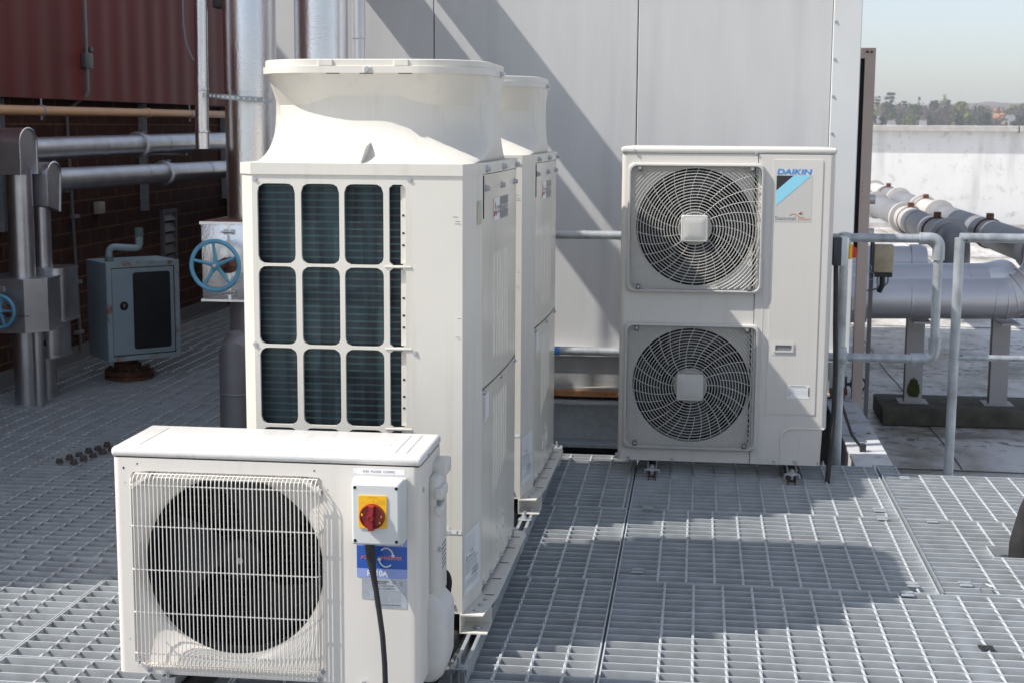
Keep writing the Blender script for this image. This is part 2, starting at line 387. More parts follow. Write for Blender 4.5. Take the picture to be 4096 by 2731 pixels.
for k, (dw, f) in enumerate(((0, 0), (60, .45), (110, .8), (150, 1.), (260, .9), (420, .0))):
    rows.append([(u * 1.38 * (1 + dw / 900), 1100 + dw * 1.3, -4.6 + (z * 1.38 + 6.2) * f + (random.uniform(-.3, .3) if f else 0)) for u, z in ridge])
h.loft([[Vector(p) for p in q] for q in rows], caps=False, closed=False); obj('hill', h, kind='structure', angle=180)

def grating(u0, u1, w0, w1, phase, hole=None, pitch=.0614, z=0.):
    m = M(GRATE); t = .0024
    def spans(w):
        if hole and hole[2] < w < hole[3]:
            out = []
            if hole[0] > u0 + .02: out.append((u0, hole[0]))
            if hole[1] < u1 - .02: out.append((hole[1], u1))
            return out
        return [(u0, u1)]
    nb = max(1, int(round((w1 - w0 - .008) / pitch)))
    for i in range(nb + 1):
        w = w0 + .004 + (w1 - w0 - .008) * i / nb
        for a, b in spans(w): m.box((a + .005, w - t, z - .032), (b - .005, w + t, z - random.uniform(0, .0006)))
    for u in (u0, u1):   # banding bars
        m.box((u + (.0 if u == u0 else -.0045), w0, z - .032), (u + (.0045 if u == u0 else 0), w1, z - .0005))
    k = int((u0 - phase) / .1) + 1; u = phase + k * .1
    while u < u1 - .015:
        if u > u0 + .015:
            seg = [(w0, w1)]
            if hole and hole[0] < u < hole[1]: seg = [(w0, hole[2]), (hole[3], w1)]
            for a, b in seg:
                if b - a < .05: continue
                ns = max(4, int((b - a) / (pitch / 4))); rg = []
                for j in range(ns + 1):
                    w = a + (b - a) * j / ns; th = j * pi / 8 + .4
                    rg.append([Vector((u + .0054 * cos(th + q * pi / 2), w, z - .0042 + .0054 * sin(th + q * pi / 2))) for q in range(4)])
                m.loft(rg, caps=True)
        u += .1
    if hole:
        for w in hole[2:]: m.box((max(u0, hole[0]) + .001, w - .0025, z - .034), (min(hole[1], u1) - .001, w + .0025, z - .001))
        if hole[0] > u0: m.box((hole[0] - .0025, hole[2], z - .034), (hole[0] + .0025, hole[3], z - .001))
    return m
WS = [2.02, 3.03, 4.04, 5.054, 6.06, 7.064]
rowsW = list(zip(WS, WS[1:]))
def deck(u0, u1, w0, w1, ph, hole=None): obj('walkway_grating', grating(u0, u1, w0 + .003, w1 - .003, ph, hole), kind='structure')
for i, (a, b) in enumerate(rowsW):
    deck(-1.295, -.262, a, b, -.335 - .012 * i)
    if i < 3: deck(-.254, 2.3, a, b, -.205 + .011 * i)
    else: deck(-.254, .856, a, b - (.06 if i == 4 else 0), -.158 + .016 * i)
deck(.872, 2.2, 5.07, 6.055, .96, (1.13, 2.25, 5.54, 5.70)); deck(.872, 2.2, 6.058, 6.87, .945)
deck(.872, .96, 6.87, 7.05, .91)
for u0, u1 in ((-4.06, -3.05), (-3.045, -2.035), (-2.03, -1.30)):
    for i in range(11): deck(u0, u1, 2.02 + i * 1.0105, 2.02 + (i + 1) * 1.0105, u0 + .05 + .013 * ((i * 7) % 5))
fr = M(GALV)   # steel edging and joists below the grating
for u in (-1.2975, -.258, .864): fr.box((u - .022, 2.0, -.19), (u + .022, 7.02 if u > -1 else 13., -.034))
fr.box((.856, 5.06, -.10), (.8595, 7.06, -.002)); fr.box((.8685, 5.06, -.10), (.872, 6.88, .006))
fr.box((-1.3, 7.08, -.2), (.60, 7.12, -.034)); fr.box((.9, 6.875, -.17), (2.3, 6.91, -.036))
for u in (-3.045, -2.03): fr.box((u - .02, 2.0, -.19), (u + .02, 13., -.034))
for ww in (3.03, 5.06, 7.06, 9.1, 11.1): fr.box((-4.05, ww - .02, -.20), (-1.3, ww + .02, -.192))
obj('walkway_frame', fr, kind='structure')

CL = ['zinc saddle clip on the sunlit grating, nearer the air handler of two by the seam', 'zinc saddle clip on the sunlit grating, just across the seam from its twin',
      'zinc saddle clip near the far edge of the right-hand grating', 'zinc saddle clip on the right-hand grating in the middle of its long side', 'zinc saddle clip at the near end of the stepped gap, inside the rounded shadow edge',
      'zinc saddle clip on the nearest wide grating panel at its seam', 'zinc saddle clip beside a scrap of wire on the right-hand grating', 'zinc saddle clip in shade below the left support of the twin-fan unit', 'zinc saddle clip alone in the big rounded shadow']
for (u, ww), lb in zip([(.781, 6.165), (.780, 6.032), (.967, 6.768), (.976, 6.022), (.778, 5.135), (.744, 5.028), (.963, 5.171), (-.178, 6.063), (-.184, 5.161)], CL):
    m = M(GALV); m.rbox((u - .022, ww - .026, .001), (u + .022, ww - .007, .007), .0015, 1); m.rbox((u - .022, ww + .007, .001), (u + .022, ww + .026, .007), .0015, 1)
    m.box((u - .018, ww - .009, -.02), (u + .018, ww - .006, .005)); m.box((u - .018, ww + .006, -.02), (u + .018, ww + .009, .005)); m.cyl((u, ww, -.02), (u, ww, .003), .007, n=8)
    tag(obj('grating_clip', m), lb, 'clip', 'saddle clips on the grating')
m = M(mat('scorched_tar', (.02, .019, .018), .9, var=.6, vscale=90))
for k in range(11): m.rbox((.890 + .0042 * k, 4.512 - .016 * abs(sin(k * .45)), .0005), (.894 + .0042 * k, 4.540, .003 + .0008 * (k % 3)), .0005, 1)
tag(obj('tar_smear', m), 'black smear of tar on the sunlit grating near the right corner', 'tar')
m = M(ZINC); m.tube(fillet([(1.0, 5.13, .004), (1.02, 5.16, .014), (1.05, 5.14, .006), (1.03, 5.12, .003), (1.07, 5.11, .006)], .01), .0018, 6)
tag(obj('wire_scrap', m), 'small bent scrap of wire lying on the right-hand grating', 'wire')

# ------------------------------------------------------------------ grey panelled air handler housing
hs = thing('air_handler_housing', 'tall pale grey panelled plant housing behind the twin-fan unit', 'plant housing', (-.7, 7.75, .39))
m = M(DRK); m.box((-2.22, 7.76, .40), (.775, 12.4, 3.88)); m.box((-2.2, 7.86, -.44), (.60, 12.2, .21)); m.box((-2.22, 12.75, .40), (.775, 13.2, 3.2)); m.box((-2.22, 13.55, .40), (.775, 14.4, 3.2)); obj('core_and_shade_blocks', m, hs)  # black block paints the shade beneath; unseen rear blocks added to shade the roof
js = [-2.10, -1.385, -.324, .655]
for a, b in zip(js, js[1:]):
    m = M(HOUSW); m.rbox((a + .0025, 7.745, .418), (b - .0025, 7.762, 3.9), .003, 1); obj('panel', m, hs)
m = M(HOUSW); m.box((.775, 7.765, .40), (.79, 12.0, 3.9)); m.box((-2.235, 7.765, .4), (-2.22, 12, 3.9)); m.box((-2.24, 7.9, 3.88), (.795, 12., 3.92)); m.box((-2.22, 12., .4), (.78, 12.02, 3.9)); obj('side_panel', m, hs)
for s, (a, b, e) in {'r': (.655, .796, .668), 'l': (-2.241, -2.10, -2.115)}.items():
    m = M(HOUST); m.rbox((a, 7.734, .395), (b, 7.763, 3.93), .004, 1)
    if s == 'r': m.box((.7905, 7.763, .395), (.7965, 7.83, 3.93))
    m.use(ZINC)
    for k in range(20): screw(m, (e, 7.734, .44 + .1855 * k), r=.0055, h=.005)
    obj('corner_trim', m, hs)
m = M(HOUST); m.box((-2.24, 7.69, .386), (.792, 7.744, .416)); obj('bottom_rail', m, hs)
def beam(name, label, m): return tag(obj(name, m), label, 'beam')
m = M(BEAMP); m.box((-2.24, 7.72, .222), (.70, 7.74, .384)); m.box((-2.24, 7.66, .212), (.70, 7.80, .222)); m.box((-2.24, 7.74, .374), (.7, 7.82, .384))
beam('steel_beam', 'grey painted rust-edged beam carrying the plant housing', m)
m = M(RUST); m.use(mat('orange_rust', (.33, .15, .06), .85, var=.35, vscale=14)).rbox((-2.2, 7.64, .178), (.6, 7.80, .211), .003, 1)
beam('rusty_packer', 'rust brown steel packing strip between grey beam and galvanised beam', m)
m = M(GALV); m.box((-2.3, 7.58, .148), (.63, 7.80, .160)); m.box((-2.3, 7.685, -.055), (.63, 7.695, .148)); m.box((-2.3, 7.54, -.072), (.63, 7.80, -.055))
beam('galvanised_beam', 'galvanised beam on edge under the plant housing, below the rust strip', m)
m = M(BEAMW); m.box((.79, 7.1, -.055), (.975, 9.3, -.04)); m.box((.80, 7.1, -.43), (.815, 9.3, -.055)); m.use(DRK); m.cyl((.86, 7.98, -.042), (.86, 7.98, -.0385), .012, n=10); m.cyl((.94, 7.98, -.042), (.94, 7.98, -.0385), .012, n=10)
beam('painted_beam', 'dirty white painted beam on the roof running away beside the twin-fan unit', m)
for (u, ww, s), lb in zip(((.80, 9.0, .07), (.86, 9.14, .05)), ('larger brown timber offcut on the far end of the white beam', 'smaller brown timber offcut behind the larger one on the white beam')):
    m = M(RUST); m.rbox((u, ww, -.0395), (u + s * 1.6, ww + s, -.04 + s * .8), .006, 2); tag(obj('timber_offcut', m), lb, 'timber')

# ------------------------------------------------------------------ twin large condensing units
def emblem(m, o, xd, yd, s):
    """three rhombs meeting at a point"""
    X, Y = Vector(xd), Vector(yd); o = Vector(o)
    def P(x, y): return o + X * x * s + Y * y * s
    def rh(a):
        d = (cos(a), sin(a)); l = .5; e = (cos(a + pi / 6), sin(a + pi / 6)); f = (cos(a - pi / 6), sin(a - pi / 6))
        m.quad(P(0, 0), P(f[0] * l, f[1] * l), P((e[0] + f[0]) * l, (e[1] + f[1]) * l), P(e[0] * l, e[1] * l))
    for a in (pi / 2, pi * 7 / 6, pi * 11 / 6): rh(a)

W0, W1, ZB, ZF = 4.252, 5.205, .123, 1.436
cu = thing('condensing_unit', 'tall ivory condensing unit with wide fan duct, nearer of the pair', 'condenser', (-.997, 4.852, .063), 'large condensing units on the support rails')
fnp = lambda a, b, d: (a, W0 + d, b)
m = M(IV)
us = [-1.306, -1.167, -1.0355, -.9025, -.832]; hu = [(-1.290, -1.176), (-1.158, -1.043), (-1.028, -.911), (-.894, -.845)]
zs = [ZF, 1.169, .9265, .6855, .444, ZB]; hz = [(1.173, 1.409), (.931, 1.165), (.690, .922), (.448, .681), (.206, .44)]
for k in range(5):
    for c in range(4): holed_cell(m, (us[c], zs[k + 1], us[c + 1], zs[k]), (hu[c][0], hz[k][0], hu[c][1], hz[k][1]), .024 if c < 3 else .005, fnp, .010)
    if k: m.rbox((-.908, W0 - .003, zs[k] - .0025), (-.828, W0 + .001, zs[k] + .0025), .001, 1)
m.quad((-.832, W0, ZB), (-.677, W0, ZB), (-.677, W0, ZF), (-.832, W0, ZF))
m.use(ZINC)
for u, z in ((-1.304 + .008, 1.422), (-.832, 1.424), (-1.303, .93), (-.818, .916), (-.705, .147)): screw(m, (u, W0, z), r=.0055)
m.use(mat('scuff_mark', (.16, .15, .14), .7))
for u, z, l in ((-.706, 1.317, .016), (-.697, 1.304, .012), (-.700, 1.297, .018), (-.692, 1.02, .010), (-.697, .965, .012), (-.690, .958, .007)): m.box((u, W0 - .0006, z), (u + l, W0 + .001, z + .0011))
obj('side_panel', m, cu)
m = M(IV)
for a, b in (((-1.349, 4.295), (-1.306, W0)), ((-1.306, W1), (-1.349, W1 - .043))): m.quad((*a, ZB), (*b, ZB), (*b, ZF), (*a, ZF))
m.quad((-1.349, 4.295, ZB), (-1.349, W1 - .043, ZB), (-1.349, W1 - .043, ZF), (-1.349, 4.295, ZF)); m.quad((-1.306, W1, ZB), (-.64, W1, ZB), (-.64, W1, ZF), (-1.306, W1, ZF)); m.quad((-.64, W1, ZB), (-.633, 5.168, ZB), (-.633, 5.168, ZF), (-.64, W1, ZF))
m.box((-1.34, 4.32, ZB - .004), (-.68, W1 - .03, ZB + .004))
m.use(ZINC)
for z in (1.40, 1.425, .83): screw(m, (-1.349, 4.33, z), (-1, 0, 0), r=.006, h=.006)
obj('rear_panel', m, cu)
m = M(IV); m.add([(-.677, W0, ZB), (-.6475, 4.458, ZB), (-.6475, 4.458, ZF), (-.677, W0, ZF), (-.655, 4.458, ZB), (-.655, 4.458, ZF)], [(0, 1, 2, 3), (1, 4, 5, 2)])
obj('corner_post', m, cu)
bow = lambda ww: -.6475 + .0145 * (ww - 4.46) / .705 + .006 * (1 - ((ww - 4.8125) / .3525) ** 2)
def pw(q):   # position along the bowed panel for a mark measured on the flat plane u = -.645
    x = q
    for _ in range(6): x = q * bow(x) / -.645
    return x
def panel(z0, z1, mt):
    m = M(mt); rg = []
    pts = [(bow(4.463 + .702 * i / 14), 4.463 + .702 * i / 14) for i in range(15)]
    rg = [[Vector((u, q, z0)), Vector((u, q, z1)), Vector((u - .012, q, z1)), Vector((u - .012, q, z0))] for u, q in pts]
    m.loft(rg); return m
up = panel(.778, ZF - .003, IVG)
for k in range(6): up.tube([(bow(pw(4.70 + .066 * k)) - .0003, pw(4.70 + .066 * k), z) for z in (1.183, 1.17, .86 - .006 * k, .845 - .006 * k)], .0032, 6, rs=[.0005, .003, .003, .0005])
up.use(ZINC)
for q in (4.502, 4.79, 5.10): screw(up, (bow(q), q, 1.391), (1, 0, 0), r=.0075, h=.014)
up.use(INK).cyl((bow(4.47) + .001, 4.464, 1.30), (bow(4.47) + .001, 4.464, 1.43), .0022, n=6)
upo = obj('upper_front_panel', up, cu)
lw = panel(.137, .770, IVG)
for k in range(6): lw.tube([(bow(pw(4.70 + .06 * k)) - .0003, pw(4.70 + .06 * k), z) for z in (.72, .705, .40 + .016 * k, .38 + .016 * k)], .0032, 6, rs=[.0005, .003, .003, .0005])
for q, a, b in ((4.72, .20, .29), (4.80, .17, .33), (4.86, .21, .30)): lw.tube([(bow(q) - .0003, q + .012 * sin(i * 2), a + (b - a) * i / 6) for i in range(7)], .0032, 6, rs=[.0005] + [.003] * 5 + [.0005])
lw.use(ZINC)
for q in (4.48, 4.79, 5.13): screw(lw, (bow(q), q, .762), (1, 0, 0), r=.0065, h=.008)
for q in (4.485, 4.60, 4.80, 5.0, 5.13): screw(lw, (bow(q), q, .150), (1, 0, 0), r=.0065, h=.010)
obj('lower_front_panel', lw, cu)
m = M(COIL); m.quad((-1.30, W0 + .034, ZB + .02), (-.84, W0 + .034, ZB + .02), (-.84, W0 + .034, ZF - .005), (-1.30, W0 + .034, ZF - .005))
m.use(DRK).box((-1.318, W0 + .036, ZB + .01), (-.70, W1 - .01, ZF - .004)); obj('coil', m, cu)
m = M(IV)
for k in range(5):
    a, b = hz[k]; m.rbox((-.862, W0 + .0115, a + .004), (-.846, W0 + .013, b - .004), .0006, 1)
    m.use(INK)
    for t in (.25, .4, .62): m.rbox((-.8575, W0 + .0105, a + (b - a) * t - .003), (-.8505, W0 + .0117, a + (b - a) * t + .003), .0004, 1)
    m.use(IV)
obj('coil_bracket', m, cu)
m = M(IV); off = .004
plan = [(-1.353, 4.293), (-1.308, W0 - off), (-.676, W0 - off), (-.6435, 4.458)] + [(bow(4.47 + .69 * i / 10) + .004, 4.47 + .69 * i / 10) for i in range(11)] + [(-.629, 5.172), (-.637, W1 + off), (-1.308, W1 + off), (-1.353, W1 - .041)]
m.prism(plan, lambda a, b, d: (a, b, d), ZF, 1.469)
m.use(ZINC)
for q in (4.50, 4.80, 5.12): screw(m, (bow(q) + .004, q, 1.450), (1, 0, 0), r=.0075, h=.014)
m.use(WHT).rbox((bow(5.03) + .0035, 4.98, 1.4385), (bow(5.03) + .0052, 5.07, 1.449), .0003, 1)
obj('top_cover', m, cu, angle=20)
def sect(z, u0, u1, w0, w1, r): return [Vector((a, b, z)) for a, b in rrect(u0, w0, u1, w1, r, 14)]
m = M(IV)
pr = [(1.469, -1.322, -.662, 4.259, 5.185, .11), (1.472, -1.330, -.658, 4.283, 5.18, .14), (1.478, -1.338, -.654, 4.308, 5.17, .18), (1.488, -1.345, -.650, 4.338, 5.16, .22), (1.504, -1.350, -.647, 4.366, 5.145, .255), (1.524, -1.353, -.645, 4.390, 5.13, .28),
      (1.55, -1.355, -.644, 4.408, 5.11, .30), (1.58, -1.356, -.643, 4.419, 5.097, .31), (1.62, -1.356, -.643, 4.424, 5.09, .315), (1.664, -1.356, -.643, 4.426, 5.088, .315), (1.672, -1.3565, -.6428, 4.424, 5.09, .31), (1.737, -1.352, -.646, 4.385, 5.127, .225)]
m.loft([sect(*p) for p in pr], caps=False)
m.loft([sect(*p) for p in [(1.737, -1.346, -.652, 4.391, 5.121, .2), (1.64, -1.336, -.662, 4.449, 5.077, .23), (1.56, -1.336, -.662, 4.449, 5.077, .23)]], caps=False)
fin = [(4.262, 1.4695), (4.262, 1.478), (4.33, 1.520), (4.425, 1.534), (4.43, 1.50), (4.36, 1.4695)]
m.prism(fin, lambda a, b, d: (d, a, b), -.986, -.978); obj('fan_duct', m, cu, angle=24)
m = M(IV)
m.loft([sect(*p) for p in [(1.734, -1.346, -0.6516, 4.388, 5.124, 0.205), (1.734, -1.356, -0.642, 4.378, 5.134, 0.21), (1.754, -1.356, -0.642, 4.378, 5.134, 0.21), (1.755, -1.35, -0.6478, 4.384, 5.128, 0.206), (1.773, -1.35, -0.6478, 4.384, 5.128, 0.206), (1.775, -1.347, -0.6507, 4.387, 5.125, 0.204), (1.75, -1.343, -0.6554, 4.393, 5.119, 0.2)]], caps=False)
m.rbox((-1.135, 4.379, 1.7545), (-1.09, 4.395, 1.7748), .002, 1); m.rbox((-.905, 4.379, 1.7545), (-.86, 4.395, 1.7748), .002, 1); m.rbox((-.995, 4.3745, 1.7355), (-.972, 4.385, 1.7525), .001, 1)
m.use(ZINC); screw(m, (-.984, 4.3745, 1.744), r=.0065, h=.006); screw(m, (-.642, 4.80, 1.744), (1, 0, 0), r=.007, h=.012)
m.use(INK)
for u in (-1.09, -.988, -.87): m.box((u - .02, 4.3795, 1.7315), (u + .02, 4.385, 1.7338))
obj('duct_rim', m, cu, angle=24)
m = M(BLK); m.cyl((-.997, 4.755, 1.60), (-.997, 4.755, 1.61), .29, n=40); obj('fan', m, cu)
# base tray, its flange along the foot of the front panel, and the feet
m = M(IV)
fl = [(-.684, W0 - .004), (-.652, 4.458), (-.637, 5.165), (-.645, W1 + .002), (-.60, W1 + .002), (-.588, 5.16), (-.594, 4.44), (-.613, W0 - .004)]
m.prism(fl, lambda a, b, d: (a, b, d), .118, .1225)
m.use(ZINC)
for q in (4.29, 4.345, 4.40): screw(m, (-.648 + .15 * (q - 4.25), q, .1225), (0, 0, 1), r=.0065, h=.007)
m.use(INK)
for q in (4.45, 4.62, 4.8, 4.98, 5.12): m.rbox((-.636, q - .004, .1225), (-.606, q + .004, .1232), .0003, 1)
obj('base_tray', m, cu)
for q, dr in ((W0, 1), (W1 - .10, 0)):
    for ua, ub in ((-.684, -.600), (-1.40, -1.315)):
        m = M(IV); d = .10 if q == W0 else .085
        if ua < -1: ua, ub = ub, ua
        m.box((min(ua, ub), q - .004, .063), (max(ua, ub), q + d, .067)); m.box((min(ua, ub), q + d, .063), (max(ua, ub), q + d + .003, .118)); m.box((min(ua, ua + .003), q - .004, .067), (max(ua, ua + .003), q + d, .118))
        if ua > -1: m.use(ZINC).lathe((-.635, q + .04, .067), (0, 0, 1), [(.016, 0), (.016, .002), (.009, .0022), (.009, .008), (.001, .0085)], 12)
        obj('foot', m, cu)
# badge on the upper panel
m = M(WHT); bu = lambda q: bow(q) + .0012; zt = lambda q: 1.354 - 0 * q
A_, B_, C_ = pw(4.68), pw(4.82), pw(5.03)
m.quad((bu(A_), A_, 1.283), (bu(B_), B_, 1.283), (bu(B_), B_, 1.354), (bu(A_), A_, 1.354))
m.use(GRY5).quad((bu(B_), B_, 1.283), (bu(C_), C_, 1.283), (bu(C_), C_, 1.354), (bu(B_), B_, 1.354))
TX = Vector((bow(C_) - bow(A_), C_ - A_, 0)).normalized()
e = .0018
m.use(RED2); emblem(m, (bow(pw(4.713)) + e, pw(4.713), 1.313), TX, (0, 0, 1), .036)
m.use(INK).text('MITSUBISHI', (bow(pw(4.737)) + e, pw(4.737), 1.3175), TX, (0, 0, 1), .010, .077); m.text('ELECTRIC', (bow(pw(4.737)) + e, pw(4.737), 1.303), TX, (0, 0, 1), .010, .072)
m.use(WHT).text('CITY MULTI', (bow(pw(4.828)) + e + .0008, pw(4.828), 1.309), TX, (0, 0, 1), .021, .195)
obj('badge', m, cu)
# long rating label on the corner post
def onpost(f, z, o=.0012): return Vector((-.677 + .0295 * f + o, W0 + .206 * f, z))
m = M(WHT); m.quad(onpost(.09, .172), onpost(.86, .176), onpost(.86, .368), onpost(.09, .36)); m.use(INKG)
X = (onpost(1, 0) - onpost(0, 0)).normalized()
for k in range(6): m.text('Global warming potential of refrigerant', onpost(.14, .347 - .0085 * k, .0018), X, (0, 0, 1), .0035, .10)
m.use(INK).text('CE', onpost(.36, .2935, .0018), X, (0, 0, 1), .008, .035); emblem(m, onpost(.2, .283, .0018), X, (0, 0, 1), .012)
m.text('MITSUBISHI ELECTRIC', onpost(.27, .279, .0018), X, (0, 0, 1), .007, .07); m.text('AIR CONDITIONER OUTDOOR UNIT', onpost(.14, .268, .0018), X, (0, 0, 1), .0055, .13)
m.use(INKG)
for k, s in enumerate(('MODEL PURY-P300YLM-A1', 'SERVICE REF', 'WEIGHT 276 kg', 'REFRIGERANT R410A')): m.text(s, onpost(.14, .259 - .008 * k, .0018), X, (0, 0, 1), .0045, .12)
m.use(INK).text('2015.02', onpost(.5, .228, .0018), X, (0, 0, 1), .0085, .06); m.text('42W00162', onpost(.45, .217, .0018), X, (0, 0, 1), .0085, .07)
m.use(INKG)
for k in range(3): m.text('MANUFACTURER MITSUBISHI ELECTRIC CORPORATION', onpost(.14, .208 - .007 * k, .0018), X, (0, 0, 1), .0038, .13)
obj('rating_label', m, cu)
m = M(WHT); m.quad((bow(4.49) + .0012, 4.49, .665), (bow(4.56) + .0012, 4.56, .675), (bow(4.56) + .0012, 4.56, .755), (bow(4.49) + .0012, 4.49, .75)); m.use(INKG)
for k in range(8): m.text('WARNING high pressure', (bow(4.5) + .002, 4.496, .739 - .009 * k), (0, 1, 0), (0, 0, 1), .004, .055)
obj('warning_label', m, cu)
m = M(mat('stained_tape', (.52, .50, .40), .7, var=.3, vscale=60, spots=((.14, .13, .07), .56, 60.))); m.quad(onpost(.70, 1.285), onpost(.92, 1.285), onpost(.92, 1.357), onpost(.70, 1.357)); tape = obj('tape_residue', m, cu)
m = M(WHT); y = W0 - .0012
m.quad((-.90, y, .383), (-.716, y, .383), (-.716, y, .396), (-.90, y, .396)); m.quad((-.95, y - .0004, .371), (-.679, y - .0004, .371), (-.679, y - .0004, .3835), (-.95, y - .0004, .3835))
m.use(INK).text('CHARGE 11.8KG', (-.85, y - .0012, .3865), (1, 0, 0), (0, 0, 1), .006, .10); m.text('ADDED 13.6KG', (-.795, y - .0012, .374), (1, 0, 0), (0, 0, 1), .006, .085); m.tube([(-.694, y - .001, .373), (-.690, y - .001, .382)], .0006, 5); strips = obj('tape_label', m, cu)
m = M(WHT); m.box((-.72, W0 - .0012, .372), (-.679, W0 - .0008, .384)); farstrip = obj('blank_label', m, cu)
cu2 = dup(cu, (-.991, 6.2647, .063), 'tall ivory condensing unit with wide fan duct, farther of the pair', skip=(tape, strips))
bpy.data.objects.remove(farstrip)

# support rails under the pair
def rail(u, label):
    m = M(GALV); z0, z1 = .012, .0625; a, b = 3.945, 6.96
    m.box((u - .0205, a, z0), (u + .0205, b, z0 + .0025)); m.box((u - .0205, a, z0 + .0025), (u - .018, b, z1)); m.box((u + .018, a, z0 + .0025), (u + .0205, b, z1))
    for s in (-1, 1):
        m.box((min(u + s * .018, u + s * .010), a, z1 - .0025), (max(u + s * .018, u + s * .010), b, z1)); m.box((min(u + s * .010, u + s * .0125), a, z1 - .009), (max(u + s * .010, u + s * .0125), b, z1 - .0025))
    r = tag(obj('support_rail', m), label, 'rail', 'strut rails under the large units')
    for q in (3.965, 5.58, 6.90):
        k = M(GALV); k.rbox((u - .024, q - .02, z1 + .0005), (u + .024, q + .02, z1 + .004), .001, 1); k.box((u - .026, q - .018, z1 - .018), (u - .0235, q + .018, z1 + .003)); k.box((u + .0235, q - .018, z1 - .018), (u + .026, q + .018, z1 + .003))
        k.lathe((u, q, z1 + .004), (0, 0, 1), [(.013, 0), (.013, .002), (.008, .0022), (.008, .009), (.005, .0095), (.005, .028), (.001, .0285)], 12); k.cyl((u, q, -.02), (u, q, z1), .005, n=8)
        obj('clamp_bolt', k, r)
    for q in (4.1, 5.5, 6.6): m = M(GALV); m.box((u - .02, q - .03, 0.), (u + .02, q + .03, .0118)); obj('packer', m, r)
rail(-.640, 'galvanised strut rail under the front feet of the tall units, bolted at its near end')
rail(-1.357, 'galvanised slotted strut rail under the rear feet of the tall units, mostly hidden')
# ------------------------------------------------------------------ small single-fan unit in front
A0, A1, Y0, Y1, ZA, ZT = -1.501, -.684, 3.617, 3.905, .137, .722
su = thing('air_conditioner', 'small ivory single-fan outdoor unit with wire guard, front of the picture', 'air conditioner', (-1.09, 3.76, .137))
C = (-1.192, .4275); RB = .2415
m = M(MRS)
# front skin: plate with a rounded-rectangle recess for the guard
holed_cell(m, (A0 + .018, ZA, -.915, ZT), (-1.453, .157, -.937, .688), .02, lambda a, b, d: (a, Y0 + d, b), .012)
prof = [(-.915, Y0), (A1 - .02, Y0)] + [(A1 - .02 + .02 * sin(k * pi / 12), Y0 + .02 - .02 * cos(k * pi / 12)) for k in range(1, 7)] + [(A1, 3.70), (A1, Y1), (A0, Y1), (A0, Y0 + .018)] + [(A0 + .018 - .018 * cos(k * pi / 12), Y0 + .018 - .018 * sin(k * pi / 12)) for k in range(1, 7)]
m.loft([[Vector((a, b, z)) for z in (ZA, ZT)] for a, b in prof], caps=False, closed=False)
m.box((A0 + .01, Y0 + .02, ZA - .004), (A1 - .01, Y1 - .01, ZA + .006))
# bell mouth: from the recess rectangle to the round throat
an = [2 * pi * i / 72 for i in range(72)]
def rim(hx, hy, r, y): return [Vector(((-1.195) + cos(a) * raydist(hx, hy, r, a), y, .4225 + sin(a) * raydist(hx, hy, r, a))) for a in an]
def cir(r, y): return [Vector((C[0] + r * cos(a), y, C[1] + r * sin(a))) for a in an]
m.loft([rim(.258, .2655, .02, Y0 + .012), rim(.250, .258, .03, Y0 + .013)], caps=False)
def blend(t, y, r): 
    q = rim(.250, .258, .03, y); c = cir(r, y); return [a.lerp(b, t) for a, b in zip(q, c)]
m.loft([blend(0, Y0 + .013, .25), blend(.35, Y0 + .0155, .25), blend(.65, Y0 + .020, .250), blend(.88, Y0 + .028, .246), blend(1, Y0 + .038, RB + .003), cir(RB, Y0 + .05)], caps=False)
m.use(BLK).loft([cir(RB, Y0 + .05), cir(RB - .003, Y0 + .06), cir(RB - .003, Y0 + .10)], caps=False)
m.use(DRK)
for u, z, r in ((-1.433, .706, .0022), (-.960, .704, .0022), (-1.470, .694, .003), (-1.467, .655, .0014), (-1.466, .23, .0014), (-.925, .655, .0014)): m.cyl((u, Y0 - .0006, z), (u, Y0 + .002, z), r, n=8)
m.use(ZINC)
for u, z in ((-1.415, .148), (-.953, .146), (-.945, .168), (-1.442, .170)): screw(m, (u, Y0, z), r=.0048)
screw(m, (A1, 3.655, .655), (1, 0, 0), r=.005)
obj('casing', m, su, angle=28)
m = M(MRW)   # clips that hold the guard at the upper corners
m.rbox((-1.40, Y0 - .004, .668), (-.99, Y0 + .02, .676), .003, 1)
for s, u in ((1, -1.448), (-1, -.942)):
    m.add([(u, Y0 - .006, .64), (u, Y0 + .01, .64), (u + s * .06, Y0 + .01, .682), (u + s * .06, Y0 - .006, .682), (u, Y0 - .006, .652), (u, Y0 + .01, .652), (u + s * .045, Y0 + .01, .684), (u + s * .045, Y0 - .006, .684)], [(0, 1, 2, 3), (4, 7, 6, 5), (0, 3, 7, 4), (1, 5, 6, 2)])
obj('guard_clip', m, su)
m = M(MRW); xs = [-1.437 + .01102 * k for k in range(45)]
yf = Y0 - .024
for k, u in enumerate(xs):
    m.tube([(u, Y0 + .004, .683), (u, Y0 - .012, .6795), (u, yf + .002, .673), (u, yf, .664), (u, yf, .176), (u, yf, .163), (u + .004, Y0 + .002, .170)], .0014, 6)
for u in (xs[0] - .010, xs[-1] + .006): m.tube([(u, Y0 + .002, .664), (u, Y0 - .012, .668), (u, Y0 - .015, .66), (u, Y0 - .015, .175), (u, Y0 + .002, .172)], .0017, 6)
for z in (.655, .5455, .4285, .3125, .20): m.tube([(xs[0] - .012, Y0 - .006, z - .002), (xs[0] - .007, yf + .003, z), (xs[0], yf + .0026, z)] + [(u, yf + .0026, z) for u in xs[1:-1]] + [(xs[-1], yf + .0026, z), (xs[-1] + .008, Y0 - .012, z - .001)], .0018, 6)
m.tube([(xs[0], Y0 - .004, .6815), (xs[-1], Y0 - .004, .6815)], .0018, 6); m.tube([(xs[0], Y0 - .004, .1665), (xs[-1], Y0 - .004, .1665)], .0018, 6)
obj('wire_guard', m, su, angle=60)
